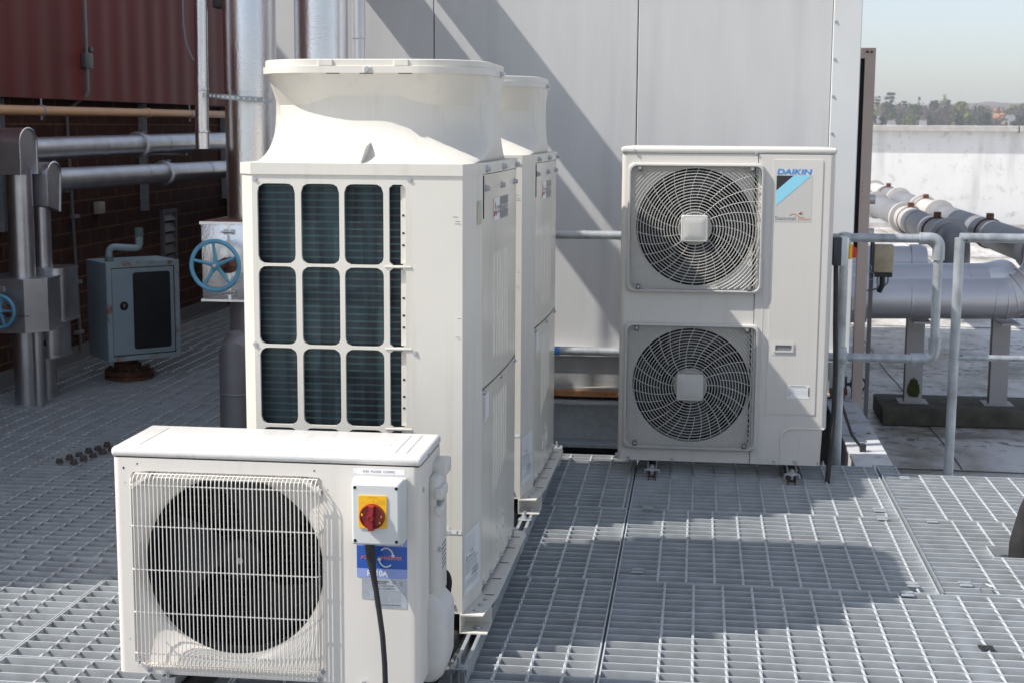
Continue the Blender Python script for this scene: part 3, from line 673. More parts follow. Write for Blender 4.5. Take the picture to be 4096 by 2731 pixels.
m = M(BLK); cy = Y0 + .105
m.lathe((C[0], cy + .05, C[1]), (0, -1, 0), [(.062, 0), (.062, .045), (.055, .055), (.03, .060), (.001, .061)], 32)
for k in range(3):
    rows = []
    for r in (.05, .09, .13, .17, .205, .232):
        sw = .35 * ((r - .05) / .17) ** 1.3; half = .42 + .25 * ((r - .05) / .17)
        rows.append([Vector((C[0] + r * cos(k * 2 * pi / 3 + .9 + sw + t * half), cy + .03 - t * .03 - .004 * (1 - t * t), C[1] + r * sin(k * 2 * pi / 3 + .9 + sw + t * half))) for t in (-1, -.6, -.2, .2, .6, 1)])
    m.loft(rows, caps=False, closed=False)
m.use(ZINC).lathe((C[0], cy - .011, C[1]), (0, -1, 0), [(.009, 0), (.009, .003), (.0065, .0035), (.0065, .011), (.001, .012)], 12)
obj('fan', m, su, angle=50)
m = M(DRK); yb = Y0 + .25
m.box((-1.46, yb, .15), (-.92, yb + .01, .70)); m.box((-1.46, Y0 + .064, .695), (-.92, yb, .70)); m.box((-1.46, Y0 + .064, .15), (-.92, yb, .155)); m.box((-.925, Y0 + .064, .15), (-.92, yb, .70)); m.box((-1.465, Y0 + .064, .15), (-1.46, yb, .70))
m.use(mat('coil_tubes', (.05, .055, .06), .4, metal=.5))
for k in range(24): m.box((-1.455, yb - .012, .17 + .0215 * k), (-.925, yb - .004, .174 + .0215 * k))
m.use(BLK).box((-1.075, yb - .045, .16), (-1.06, yb - .02, .69)); m.box((-1.30, yb - .045, .16), (-1.285, yb - .02, .69)); m.cyl((C[0], cy + .05, C[1]), (C[0], yb, C[1]), .055, n=20)
obj('coil', m, su)
m = M(IVS)
m.rbox((A0 - .003, Y0 - .003, ZT + .001), (A1 + .004, Y1 + .004, ZT + .027), .011, 4)
for y in (3.672, 3.735, 3.797): m.rbox((A0 + .085, y, ZT + .0265), (A1 - .10, y + .011, ZT + .0286), .002, 2)
for a in (A0 + .06, A1 - .075, A1 - .045): m.rbox((a, Y0 + .035, ZT + .0265), (a + .004, Y1 - .03, ZT + .0283), .0015, 1)
m.use(ZINC); screw(m, (A1 + .004, 3.71, ZT + .012), (1, 0, 0), r=.0055); m.use(DRK).box((A0 + .012, Y0 + .001, ZT - .0006), (A1 - .004, Y1, ZT + .0015)); obj('lid', m, su, angle=30)
# right-hand side: handle cover, vents and pipe cover
m = M(PLAS)
m.rbox((A1 - .004, 3.745, .33), (A1 + .026, 3.875, .668), .012, 3); m.rbox((A1 - .004, 3.80, .655), (A1 + .036, 3.885, .695), .006, 2)
m.rbox((A1 + .015, 3.735, .606), (A1 + .038, 3.82, .640), .007, 3); m.rbox((A1 + .015, 3.735, .562), (A1 + .035, 3.82, .590), .007, 3); m.use(INKG).box((A1 + .02, 3.745, .592), (A1 + .027, 3.82, .604)); m.use(PLAS)
m.use(INKG)
for k in range(6): m.rbox((A1 + .0255, 3.79, .405 + .0125 * k), (A1 + .0268, 3.85, .410 + .0125 * k), .001, 1)
m.use(ZINC); screw(m, (A1 + .0285, 3.75, .47), (1, 0, 0), r=.005)
obj('handle_cover', m, su)
m = M(PLAS)
def sec(z, u1, y0, y1, r): return [Vector((a, b, z)) for a, b in rrect(A1 - .03, y0, u1, y1, r, 6)]
m.loft([sec(*p) for p in [(.105, A1 + .018, 3.74, 3.86, .02), (.125, A1 + .036, 3.725, 3.875, .026), (.165, A1 + .047, 3.72, 3.88, .028), (.295, A1 + .049, 3.72, 3.88, .028), (.312, A1 + .043, 3.724, 3.88, .026), (.328, A1 + .026, 3.73, 3.88, .022), (.35, A1 + .012, 3.74, 3.88, .012)]]); obj('pipe_cover', m, su, angle=50)
# stickers
ys = Y0 - .0010
m = M(LBLU); m.prism(rrect(-.8505, .427, -.7185, .60, .004, 3), lambda a, b, d: (a, Y0 - .0006 - d, b), 0, .0004)
m.use(BLUS).quad((-.8505, ys - .0003, .4525), (-.7185, ys - .0003, .4525), (-.7185, ys - .0003, .512), (-.8505, ys - .0003, .512))
m.use(WHT).text('Mr.SLIM', (-.838, ys - .0004, .5145), (1, 0, 0), (0, 0, 1), .020, .108); m.text('R410A', (-.823, ys - .0006, .432), (1, 0, 0), (0, 0, 1), .016, .054, bold=.02)
for s in (1, -1):   # the two chasing arrows
    m.tube([(-.7735 + s * .019 * cos(t) , ys - .0006, .4825 + s * .025 * sin(t)) for t in [.3 + 2.0 * i / 10 for i in range(11)]], .0019, 4)
    e = Vector((-.7735 + s * .019 * cos(.3), ys - .0012, .4825 + s * .025 * sin(.3))); m.add([e + Vector((-s * .006, 0, 0)), e + Vector((s * .005, 0, 0)), e + Vector((s * .001, 0, -s * .009))], [(0, 1, 2)])
m.use(WHT).text('POWER', (-.8395, ys - .0009, .4775), (1, 0, 0), (0, 0, 1), .0085, .040, .2, .02); m.text('INVERTER', (-.7895, ys - .0009, .4775), (1, 0, 0), (0, 0, 1), .0085, .058, .2, .02)
m.use(RED2).text('POWER', (-.840, ys - .0013, .4782), (1, 0, 0), (0, 0, 1), .0085, .040, .2, .012); m.text('INVERTER', (-.790, ys - .0013, .4782), (1, 0, 0), (0, 0, 1), .0085, .058, .2, .012)
obj('energy_sticker', m, su)
m = M(SILV); m.quad((-.8045, ys, .3475), (-.719, ys, .3475), (-.719, ys, .4255), (-.8045, ys, .4255)); m.quad((-.838, ys, .370), (-.8065, ys, .370), (-.8065, ys, .4255), (-.838, ys, .4255))
yt = ys - .0006; T = lambda s, u, z, h, wd=None, b=0.: m.text(s, (u, yt, z), (1, 0, 0), (0, 0, 1), h, wd, 0, b)
m.use(INK); T('MITSUBISHI', -.797, .4165, .004, .030, .02); T('ELECTRIC', -.797, .4115, .004, .024, .02); T('CE', -.757, .413, .0065, .009); T('AIR CONDITIONER', -.8025, .4045, .0048, .050); T('MODEL  PUZ-ZRP50VKA', -.8025, .3975, .0042, .052, .01)
T('MITSUBISHI ELECTRIC CORPORATION', -.802, .3545, .0042, .066, .015)
m.box((-.737, yt, .4105), (-.731, yt - .0001, .4115)); m.tube([(-.737, yt, .420), (-.731, yt, .413)], .0003, 4); m.tube([(-.731, yt, .420), (-.737, yt, .413)], .0003, 4)
m.use(INKG)
for k, s in enumerate(('SERVICE REF. PUZ-ZRP50VKA', 'MAX CURRENT (OUTDOOR ONLY)   13 A', 'REFRIGERANT R410A   2.4 kg', 'SERIAL NO.   55U03956', 'YEAR OF MANUFACTURE  2015.05')): T(s, -.8025, .3915 - .0072 * k, .0028, .068)
T('TOKYO BUILDING 2-7-3 MARUNOUCHI CHIYODA-KU', -.802, .3505, .0024, .070)
for k in range(4): m.box((-.8035, yt, .3895 - .0072 * k), (-.720, yt - .0001, .3899 - .0072 * k))
for k, s in enumerate(('Contains fluorinated', 'greenhouse gases covered', 'by the Kyoto Protocol', 'Factory charge', 'Additional charge', 'Total charge', 'R410A', '2.4 kg', '0.4 kg', '2.8 kg')): T(s, -.8365, .4205 - .0051 * k, .0026, .027 if k < 6 else .018)
obj('rating_plate', m, su)
m = M(WHT); m.quad((-.858, Y0 - .0006, .7005), (-.7235, Y0 - .0006, .7005), (-.7235, Y0 - .0006, .7155), (-.858, Y0 - .0006, .7155)); m.use(INK).text('2ND  FLOOR  COMMS', (-.833, Y0 - .0014, .7048), (1, 0, 0), (0, 0, 1), .0058, .083); obj('name_label', m, su)
for u in (-1.36, -.83):
    m = M(ZINC); m.box((u - .02, 3.60, .105), (u + .02, 3.92, .133)); m.use(RUB).rbox((u - .035, 3.585, .012), (u + .035, 3.93, .104), .012, 2); m.use(ZINC).cyl((u - .002, 3.607, .08), (u - .002, 3.607, .15), .006, n=10); obj('foot', m, su)

# rotary isolator bolted to the small unit
so = thing('isolator_switch', 'grey isolator box with yellow plate and red rotary knob on the small unit', 'switch', (-.784, 3.60, .547))
m = M(GREYP); b0 = Y0 - .001
m.rbox((-.853, b0 - .03, .534), (-.717, b0, .696), .004, 2)
m.loft([[Vector((a, y, z)) for a, z in rrect(-.8445 - e, .5365 - e, -.7235 + e, .6935 + e, .006, 4)] for y, e in ((b0 - .03, .006), (b0 - .070, .001), (b0 - .0755, -.004))])
m.use(DRK)
for u in (-.8365, -.7305):
    for z in (.5465, .6835): m.cyl((u, b0 - .0762, z), (u, b0 - .07, z), .0042, n=12)
m.use(INKG)
for u in (-.80, -.752): m.tube([(u + .012 * cos(t), b0 - .035 + .012 * sin(t), .6972) for t in [pi * i / 10 for i in range(11)]], .0005, 4)
obj('housing', m, so); yk = b0 - .0755
m = M(YEL); m.prism(rrect(-.8265, .580, -.7545, .6645, .004, 4), lambda a, b, d: (a, yk - d, b), 0, .003)
m.use(mat('amber_ink', (.62, .28, .01), .4)); m.text('GEWISS', (-.802, yk - .0034, .6575), (1, 0, 0), (0, 0, 1), .004, .024); m.text('CE', (-.793, yk - .0034, .648), (1, 0, 0), (0, 0, 1), .005, .008)
for k, s in enumerate(('AC23A 16A 400V', 'IEC EN 60947-3', 'GW70406P')): m.text(s, (-.779, yk - .0034, .6525 - .0036 * k), (1, 0, 0), (0, 0, 1), .0024, .021)
m.box((-.823, yk - .0033, .6445), (-.758, yk - .0035, .6449)); obj('yellow_plate', m, so)
m = M(RED); kc = (-.7915, yk - .003, .6115)
m.lathe(kc, (0, -1, 0), [(.0325, 0), (.0325, .004), (.031, .0075), (.029, .008), (.0275, .004), (.006, .004), (.001, .004)], 40)
m.add([(kc[0] - .0065, kc[1] - .003, kc[2] + .031), (kc[0] + .0085, kc[1] - .003, kc[2] + .031), (kc[0] + .006, kc[1] - .004, kc[2]), (kc[0] - .006, kc[1] - .004, kc[2]), (kc[0] - .0055, kc[1] - .02, kc[2] + .029), (kc[0] + .0075, kc[1] - .02, kc[2] + .029), (kc[0] + .0045, kc[1] - .021, kc[2]), (kc[0] - .0045, kc[1] - .021, kc[2])],
      [(0, 3, 2, 1), (4, 5, 6, 7), (0, 1, 5, 4), (1, 2, 6, 5), (3, 0, 4, 7)])
m.add([(kc[0] - .0085, kc[1] - .003, kc[2] - .0345), (kc[0] + .0065, kc[1] - .003, kc[2] - .0345), (kc[0] + .006, kc[1] - .004, kc[2]), (kc[0] - .006, kc[1] - .004, kc[2]), (kc[0] - .0075, kc[1] - .02, kc[2] - .033), (kc[0] + .0055, kc[1] - .02, kc[2] - .033), (kc[0] + .0045, kc[1] - .021, kc[2]), (kc[0] - .0045, kc[1] - .021, kc[2])],
      [(0, 1, 2, 3), (4, 7, 6, 5), (0, 4, 5, 1), (1, 5, 6, 2), (3, 7, 4, 0)])
m.lathe((kc[0], kc[1] - .02, kc[2]), (0, -1, 0), [(.008, 0), (.008, .002), (.006, .0025), (.005, .0005), (.001, .0005)], 20)
m.use(YEL)
for a in (.05, pi - .2, -.6): m.rbox((kc[0] + .025 * cos(a) - .002, kc[1] - .0085, kc[2] + .025 * sin(a) - .003), (kc[0] + .025 * cos(a) + .002, kc[1] - .004, kc[2] + .025 * sin(a) + .003), .0005, 1)
obj('rotary_knob', m, so)
m = M(RUB); y = b0 - .042
p = [(-.806, y, .5465), (-.8055, y - .001, .512), (-.803, y - .002, .490), (-.7985, y - .004, .462), (-.795, y - .005, .44), (-.789, y - .006, .405), (-.781, y - .008, .35), (-.773, y - .009, .29), (-.768, y - .010, .22), (-.766, y - .010, .15), (-.7655, y - .008, .06), (-.766, y, .0), (-.766, y + .01, -.05)]
m.tube(p, .0075, 14, rs=[.0125, .0128, .0125, .0095, .0078] + [.0072] * 8)
tag(obj('power_cable', m), 'black cable hanging from the isolator box down the small unit\'s front', 'cable')
# lagging behind the small unit
for pts, r, lb in (([(-.76, 3.96, .28), (-.745, 3.96, .36), (-.715, 3.955, .378), (-.694, 3.95, .33), (-.70, 3.95, .18), (-.74, 4.0, .05)], .021, 'fat black lagged pipe looping up beside the small unit\'s pipe cover'),
                   ([(-.71, 3.99, .22), (-.70, 3.99, .31), (-.687, 3.985, .338), (-.674, 3.98, .315), (-.69, 3.98, .18), (-.72, 4.02, .05)], .013, 'thinner black lagged pipe looping outermost beside the small unit'),
                   ([(-.73, 3.92, .0), (-.725, 4.0, .03), (-.712, 4.12, .04), (-.705, 4.4, .04), (-.705, 5.6, .04), (-.705, 6.9, .04)], .027, 'grey-black lagged pipe lying along the inside of the support rail')):
    m = M(FOAM); m.tube(fillet(pts, .06, 5), r, 12); tag(obj('lagged_pipe', m), lb, 'pipe')

# ------------------------------------------------------------------ twin-fan unit in front of the housing
D0, D1, V0, V1, ZD, ZH = -.341, .600, 6.685, 7.005, .066, 1.463
du = thing('twin_fan_unit', 'grey-white outdoor unit with two stacked spiral fan grilles, standing before the panelled housing', 'air conditioner', (.13, 6.845, .066))
m = M(DKG); F = lambda a, b, d: (a, V0 + d, b)
for cx, cz, z0, z1 in ((-.010, 1.132, .772, ZH), (-.014, .4145, ZD, .772)):
    h_ = (cx - .262 if False else cx - .292, cz - .279, min(cx + .270, .2595), cz + .279)
    holed_cell(m, (D0 + .022, z0, .2605, z1), h_, .02, F, .042)
    holed_cell(m, h_, (cx - .2655, cz - .2655, cx + .2655, cz + .2655), .2655, lambda a, b, d: (a, V0 + .042 + d, b), .03)
pr = [(D0, V1), (D0, V0 + .022)] + [(D0 + .022 - .022 * cos(k * pi / 12), V0 + .022 - .022 * sin(k * pi / 12)) for k in range(1, 7)]
m.loft([[Vector((a, b, z)) for z in (ZD, ZH)] for a, b in pr], caps=False, closed=False)
m.quad((D0, V1, ZD), (D1, V1, ZD), (D1, V1, ZH), (D0, V1, ZH)); m.quad((D0, V0, ZD), (D1, V0, ZD), (D1, V1, ZD), (D0, V1, ZD))
m.use(ZINC)
for u, z in ((-.29, .078), (-.09, .076)): screw(m, (u, V0, z), r=.0055)
m.rbox((D0 - .012, V0 + .02, ZD), (D0, V0 + .06, ZD + .02), .002, 1)
for z in (1.46, 1.43, 1.12, .80, .36): screw(m, (D0, V0 + .05, z), (-1, 0, 0), r=.005, h=.006)
obj('casing', m, du, angle=28)
m = M(DKG); m.quad((.2635, V0 - .003, ZD), (.575, V0 - .003, ZD), (.575, V0 - .003, ZH), (.2635, V0 - .003, ZH)); m.quad((.2635, V0 + .02, ZD), (.2635, V0 - .003, ZD), (.2635, V0 - .003, ZH), (.2635, V0 + .02, ZH))
pr = [(.575, V0 - .003)] + [(.575 + .025 * sin(k * pi / 12), V0 + .022 - .025 * cos(k * pi / 12)) for k in range(1, 7)] + [(D1, V1)]
m.loft([[Vector((a, b, z)) for z in (.235 if a > .576 else ZD, ZH)] for a, b in pr], caps=False, closed=False); m.quad((D1 - .008, V0 + .03, ZD), (D1 - .008, V1, ZD), (D1 - .008, V1, .24), (D1 - .008, V0 + .03, .24))
m.prism(rrect(.328, .30, .545, 1.440, .006, 3), lambda a, b, d: (a, V0 - .003 - d, b), 0, .003)
yb = V0 - .004
def bead(pts, r=.0022): m.tube(pts, r, 6)
bead([(.30, yb + .001, .098), (.30, yb + .001, 1.0)], .0015); bead([(.30, yb + .001, .098), (.385, yb + .001, .098)], .0015)
bead(fillet([(.398, yb, .085), (.398, yb, .235), (.59, yb + .002, .235)], .06, 8), .0045); bead([(.578, V0 - .002, .24), (.578, V0 - .002, 1.455)], .0014)
bead(fillet([(.48, yb + .001, .085), (.48, yb + .001, .195), (.575, yb + .001, .195), (.575, yb + .001, .085)], .018, 4), .0013)
for z in (.20, .135): m.torus((.44, yb + .001, z), (0, 1, 0), .014, .0011, 20, 5)
m.use(DRK); m.box((.4705, yb - .0003, .069), (.472, yb + .001, .085)); m.box((.565, yb - .0003, .069), (.5665, yb + .001, .085)); m.box((.3985, yb - .0003, .13), (.4, yb + .001, .165))
m.use(ZINC); screw(m, (.371, V0 - .003, .080), r=.0055); screw(m, (.462, V0 - .003, .082), r=.0055)
obj('service_panel', m, du, angle=28)
m = M(DKG); hx = (.342, .450, .569, .633); yh = V0 - .006
m.prism(rrect(hx[0], hx[2], hx[1], hx[3], .006, 3), lambda a, b, d: (a, yh - d, b), 0, .001)
holed_cell(m, (.354, .583, .441, .622), (.361, .590, .434, .615), .004, lambda a, b, d: (a, yh - .005 + d, b), .022)
m.quad((.354, yh - .005, .583), (.354, yh, .583), (.354, yh, .622), (.354, yh - .005, .622)); m.quad((.354, yh - .005, .583), (.441, yh - .005, .583), (.441, yh, .583), (.354, yh, .583)); m.quad((.441, yh - .005, .583), (.441, yh, .583), (.441, yh, .622), (.441, yh - .005, .622))
m.use(INKG).quad((.361, yh - .0015, .590), (.434, yh - .0015, .590), (.434, yh - .0015, .615), (.361, yh - .0015, .615)); obj('grip_handle', m, du)
m = M(DKG)
m.rbox((D0 - .004, V0 - .006, ZH + .001), (D1 + .004, V1 + .006, 1.492), .010, 3); m.rbox((D0 + .03, V0 + .03, 1.490), (D1 - .03, V1 - .03, 1.4945), .003, 2)
m.use(ZINC); screw(m, (-.283, V0 - .006, 1.473), r=.0055); screw(m, (.252, V0 - .006, 1.468), r=.0055); obj('lid', m, du, angle=30)
m = M(DRK); m.box((D0 + .02, V0 + .075, ZD + .01), (.25, V0 + .078, .10)); m.box((D0 + .01, V0 + .22, ZD + .01), (.26, V0 + .23, ZH - .01)); m.box((D0 + .008, V0 + .03, ZD + .01), (D0 + .012, V0 + .22, ZH - .01)); m.box((.25, V0 + .03, ZD + .01), (.256, V0 + .22, ZH - .01)); m.box((D0 + .01, V0 + .03, ZH - .006), (.26, V0 + .22, ZH - .002)); m.box((D0 + .01, V0 + .042, .766), (.26, V0 + .22, .778))
m.use(mat('dark_struts', (.03, .04, .042), .4))
for u in (-.12, -.10, .10, .12): m.box((u - .005, V0 + .19, ZD + .02), (u + .005, V0 + .2, ZH - .02))
obj('inner_box', m, du)
def grille(c):
    m = M(DKL); hx, hz = .303, .290; yf = V0 - .025
    m.loft([[Vector((a, y, b)) for a, b in rrect(c[0] - hx - e, c[1] - hz - e, c[0] + hx + e, c[1] + hz + e, .03, 5)] for y, e in ((V0, 0), (yf + .004, -.001), (yf, -.005), (yf, -.012), (yf + .006, -.0135), (V0 - .006, -.0135), (V0 - .002, -.018))], caps=False)
    ix, iz = hx - .013, hz - .013
    def runs(pts):
        out = []; cur = []
        for q in pts:
            if abs(q[0] - c[0]) < ix and abs(q[2] - c[1]) < iz: cur.append(q)
            else:
                if len(cur) > 2: out.append(cur)
                cur = []
        if len(cur) > 2: out.append(cur)
        return out
    r = .072; yr = yf + .006
    while r < .41:
        k = 80; pts = [(c[0] + r * cos(2 * pi * (i + .5) / k + pi / 4), yr + .004 * (r / .3) ** 2, c[1] + r * sin(2 * pi * (i + .5) / k + pi / 4)) for i in range(k + 1)]
        for q in runs(pts): m.tube(q, .0018, 5, caps=False)
        r += .0132
    for j in range(30):
        a = 2 * pi * j / 30; st = .07 if j % 2 else .14
        pts = [(c[0] + q * cos(a + .55 * (1 - q / .3) * .9), yr + .003 + .004 * (q / .3) ** 2, c[1] + q * sin(a + .55 * (1 - q / .3) * .9)) for q in [st + (.41 - st) * i / 24 for i in range(25)]]
        for q in runs(pts): m.tube(q, .0017, 5, caps=False)
    m.use(LOUV)
    for sx in (-1, 1):
        for sz in (-1, 1):
            x, z = c[0] + sx * (ix - .042), c[1] + sz * (iz - .012); m.rbox((x - .010, yf + .001, z - .013), (x + .010, yf + .012, z + .013), .0015, 1)
            m.use(ZINC); screw(m, (x, yf + .001, z), r=.0035, h=.002); m.use(LOUV)
    return m
g1 = obj('fan_grille', grille((-.010, 1.132)), du, angle=50)
m = M(DKL); c = (-.012, 1.132); m.loft([[Vector((a, y, b)) for a, b in rrect(c[0] - h_, c[1] - h_, c[0] + h_, c[1] + h_, .010, 4)] for y, h_ in ((V0 - .02, .060), (V0 - .030, .060), (V0 - .034, .056), (V0 - .0335, .050), (V0 - .0352, .046), (V0 - .036, .02))]); g1h = obj('hub_cap', m, g1, angle=25)
g2 = g1.copy(); COL.objects.link(g2); g2.location = (-.004, 0, -.7175); q = g1h.copy(); COL.objects.link(q); q.parent = g2
def fan(c):
    m = M(BLK); y = V0 + .075
    m.use(DKL).lathe((c[0], y, c[1]), (0, -1, 0), [(.078, 0), (.078, .05), (.07, .06), (.001, .062)], 32); m.use(mat('blade_grey', (.022, .026, .028), .35))
    for k in range(4):
        rows = []
        for r in (.07, .12, .17, .22, .255):
            sw = -.5 * ((r - .07) / .18); half = .36 + .12 * (r - .07) / .18
            rows.append([Vector((c[0] + r * cos(k * pi / 2 + .4 + sw + t * half), y - .01 + t * .035, c[1] + r * sin(k * pi / 2 + .4 + sw + t * half))) for t in (-1, -.5, 0, .5, 1)])
        m.loft(rows, caps=False, closed=False)
    return m
f1 = obj('fan', fan((-.012, 1.132)), du, angle=50); f2 = f1.copy(); COL.objects.link(f2); f2.location = (-.003, 0, -.7175)
yz = V0 - .0066; X, Z_ = (1, 0, 0), (0, 0, 1)
m = M(PLATE); m.quad((.338, yz, 1.166), (.500, yz, 1.166), (.500, yz, 1.372), (.338, yz, 1.372)); e = yz - .0007
m.use(INK).add([(.344, e, 1.370), (.417, e, 1.370), (.344, e, 1.304)], [(0, 1, 2)]); m.use(CYAN).add([(.417, e, 1.370), (.492, e, 1.370), (.344, e, 1.237), (.344, e, 1.304)], [(0, 1, 2, 3)])
m.use(DBLU).text('DAIKIN', (.345, e, 1.3755), X, Z_, .0245, .146, .22, .015); m.use(INKG).text('Seasonal', (.341, e, 1.174), X, Z_, .0175, .090); m.use(ORNG).text('Smart', (.441, e, 1.174), X, Z_, .0125, .054)
m.tube([(.403 + .062 * t, e, 1.195 + .008 * sin(t * 2 * pi * .85) + .001) for t in [i / 12 for i in range(13)]], .0009, 4)
for a, mt in ((pi / 2 - .3, ORNG), (pi * 1.15, INK), (-pi / 4, INKG)): m.use(mt).prism([(.454 + .0045 * cos(a) + .0045 * cos(t) * (1 if 1 else 1), 1.2055 + .0045 * sin(a) + .0032 * sin(t)) for t in [2 * pi * i / 10 for i in range(10)]], lambda p, q, d: (p, e - d, q), 0, .0003)
obj('badge', m, du)
m = M(WHT); m.quad((.421, yz, .374), (.520, yz, .374), (.520, yz, .436), (.421, yz, .436)); e = yz - .0007
m.use(INK).text('DAIKIN EUROPE N.V.', (.432, e, .427), X, Z_, .005, .072, .15, .02); m.use(INKG).text('Zandvoordestraat 300, Oostende', (.428, e, .421), X, Z_, .0035, .08)
for k in range(4): m.text('RZQSG125L8V1B', (.424, e, .413 - .006 * k), X, Z_, .0035, .03); m.box((.457, e, .4115 - .006 * k), (.512, e - .0001, .4119 - .006 * k))
m.use(INK).text('CE', (.424, e, .386), X, Z_, .006, .009); m.box((.5135, e, .385), (.5175, e - .0002, .426)); obj('rating_label', m, du)
for u in (-.178, .449):
    m = M(GALV); m.box((u - .021, 6.60, .040), (u + .021, 7.04, .0425)); m.box((u - .021, 6.60, .0425), (u - .018, 7.04, .064)); m.box((u + .018, 6.60, .0425), (u + .021, 7.04, .064))
    m.use(ZINC).cyl((u, 6.605, .02), (u, 6.605, .062), .008, n=10); m.cyl((u, 6.598, .046), (u, 6.61, .046), .012, n=6)
    m.use(GALV).tube([(u - .033, 6.60, .026), (u - .03, 6.60, .04), (u - .015, 6.598, .042), (u, 6.597, .034), (u + .015, 6.598, .042), (u + .03, 6.60, .04), (u + .033, 6.60, .026)], .0055, 6)
    m.use(RUST).box((u - .018, 6.601, -.03), (u - .014, 7.03, .030)); m.box((u + .014, 6.601, -.03), (u + .018, 7.03, .030)); m.box((u - .018, 6.601, .030), (u + .018, 7.03, .0395)); obj('foot', m, du)

# second isolator on the twin-fan unit's flank
s2 = thing('isolator_switch', 'dark and grey isolator box with yellow and red knob, edge-on beside the twin-fan unit', 'switch', (.645, 6.78, .97))
m = M(NAVY); m.rbox((.604, 6.715, .971), (.640, 6.83, 1.098), .004, 2); m.use(GREYP).rbox((.640, 6.715, .972), (.672, 6.83, 1.097), .004, 2); obj('housing', m, s2)
m = M(YEL); m.rbox((.6725, 6.73, 1.000), (.690, 6.815, 1.066), .006, 2); obj('yellow_plate', m, s2)
m = M(RED2); m.lathe((.690, 6.772, 1.033), (1, 0, 0), [(.030, 0), (.030, .006), (.027, .009), (.001, .009)], 24); m.rbox((.697, 6.765, 1.004), (.713, 6.780, 1.050), .003, 1); obj('rotary_knob', m, s2)
m = M(RUB); m.tube(fillet([(.622, 6.75, .975), (.624, 6.74, .88), (.627, 6.725, .7), (.635, 6.72, .5), (.633, 6.715, .3), (.624, 6.70, .13), (.612, 6.672, .0), (.611, 6.67, -.03)], .3, 5), .0115, 12)
tag(obj('power_cable', m), 'thick black cable running down beside the twin-fan unit into the grating', 'cable')
# ------------------------------------------------------------------ handrails
m = M(TUBEG); R = .0212; y = 7.10
m.tube([(-1.62, y, 1.062), (.69, y, 1.068)], R, 14); m.tube([(-1.62, y, .500), (.69, y, .503)], R, 14)
m.tube([(.69, y, -.44), (.69, y, 1.068)], R, 14)
m.tube(fillet([(.69, y, 1.070), (1.122, y, 1.072), (1.122, y, .503), (.69, y, .503)], .055, 7), R, 14)
for q in ((1.035, y, 1.0715), (1.122, y, .975), (1.122, y, .60), (1.02, y, .503)):
    ax = (1, 0, 0) if abs(q[2] - 1.0715) < .01 or abs(q[2] - .503) < .01 else (0, 0, 1); m.cyl([q[i] - ax[i] * .003 for i in range(3)], [q[i] + ax[i] * .003 for i in range(3)], R + .008, n=16)
m.tube(fillet([(1.035, y, 1.0715), (1.122, y, 1.072), (1.122, y, .975)], .055, 7), R + .007, 14); m.tube(fillet([(1.02, y, .503), (1.122, y, .503), (1.122, y, .60)], .055, 7), R + .007, 14)
for z in (1.068, .503): m.lathe((.69, y, z - .05), (0, 0, 1), [(R, 0), (R + .008, .002), (R + .009, .02), (R + .017, .035), (R + .019, .05), (R + .017, .065), (R + .009, .08), (R + .008, .098), (R, .1)] if z < 1 else [(R, 0), (R + .008, .002), (R + .012, .03), (R + .012, .055), (R + .006, .075), (.001, .08)], 16)
hr = obj('handrail', m); tag(hr, 'galvanised tube handrail ending in a rounded loop, passing behind the twin-fan unit', 'handrail')
m = M(mat('blue_tape', (.05, .22, .55), .5, var=.4, vscale=40)); m.tube([(-.80, y, .5005), (-.65, y, .5005)], R + .0008, 14); obj('tape_band', m, hr)
m = M(TUBEG); y = 6.98
m.tube([(1.195, y, -.45), (1.195, y, 1.086)], .0225, 14); m.tube([(1.195, y, 1.086), (3.4, y, 1.090)], .0225, 14); m.tube([(1.195, y, .534), (3.4, y, .54)], .0145, 12)
m.use(INK).cyl((1.222, y - .0235, 1.076), (1.222, y - .02, 1.076), .004, n=8); m.cyl((1.226, y - .0155, .545), (1.226, y - .012, .545), .004, n=8)
tag(obj('handrail', m), 'galvanised tube handrail with mitred corner, running off the right of the picture', 'handrail')
m = M(FOAM); m.tube(fillet([(1.42, 6.0, -.30), (1.36, 5.75, .13), (1.33, 5.66, .20), (1.285, 5.61, .18), (1.250, 5.60, .04), (1.250, 5.61, -.3)], .09, 7), .056, 14)
m.xf = None; tag(obj('lagged_pipe', m), 'dark foam-lagged pipe rising through the cut-out in the right-hand grating', 'pipe')

# ------------------------------------------------------------------ vertical clad ducts by the housing
def seamring(m, p, ax, r): m.lathe(Vector(p) - Vector(ax) * .006, ax, [(r, 0), (r + .002, .003), (r + .002, .009), (r, .012)], 36, caps=False)
DZ = 2.90
def duct(u, y, r, zb, name, label):
    m = M(ALU); p = fillet([(u, y, zb), (u, y, DZ), (u, 8.1, DZ)], .26, 10); m.tube(p, r, 40); return m
m = duct(-2.125, 6.93, .1215, 1.12, 0, 0); m.lathe((-2.125, 6.93, 1.733), (0, 0, 1), [(.1215, 0), (.1245, .001), (.1245, .5), (.1215, .52)], 40, caps=False); seamring(m, (-2.125, 6.93, 2.3), (0, 0, 1), .1245)
du_a = obj('clad_duct', m); tag(du_a, 'fat hammered aluminium duct rising from the valve box with the blue handwheel', 'duct')
m = M(mat('shaded_pipe_wrap', (.22, .21, .23), .5, metal=.3, var=.1, vscale=6, bump=.3, bscale=90)); m.tube([(-2.145, 6.93, -.1), (-2.145, 6.93, .80)], .10, 32); obj('lower_pipe', m, du_a)  # lower wrap given a darker colour for the shade it stands in
m = duct(-1.752, 6.83, .1235, -.1, 0, 0); tag(obj('clad_duct', m), 'fat hammered aluminium duct standing right behind the nearer fan duct', 'duct')
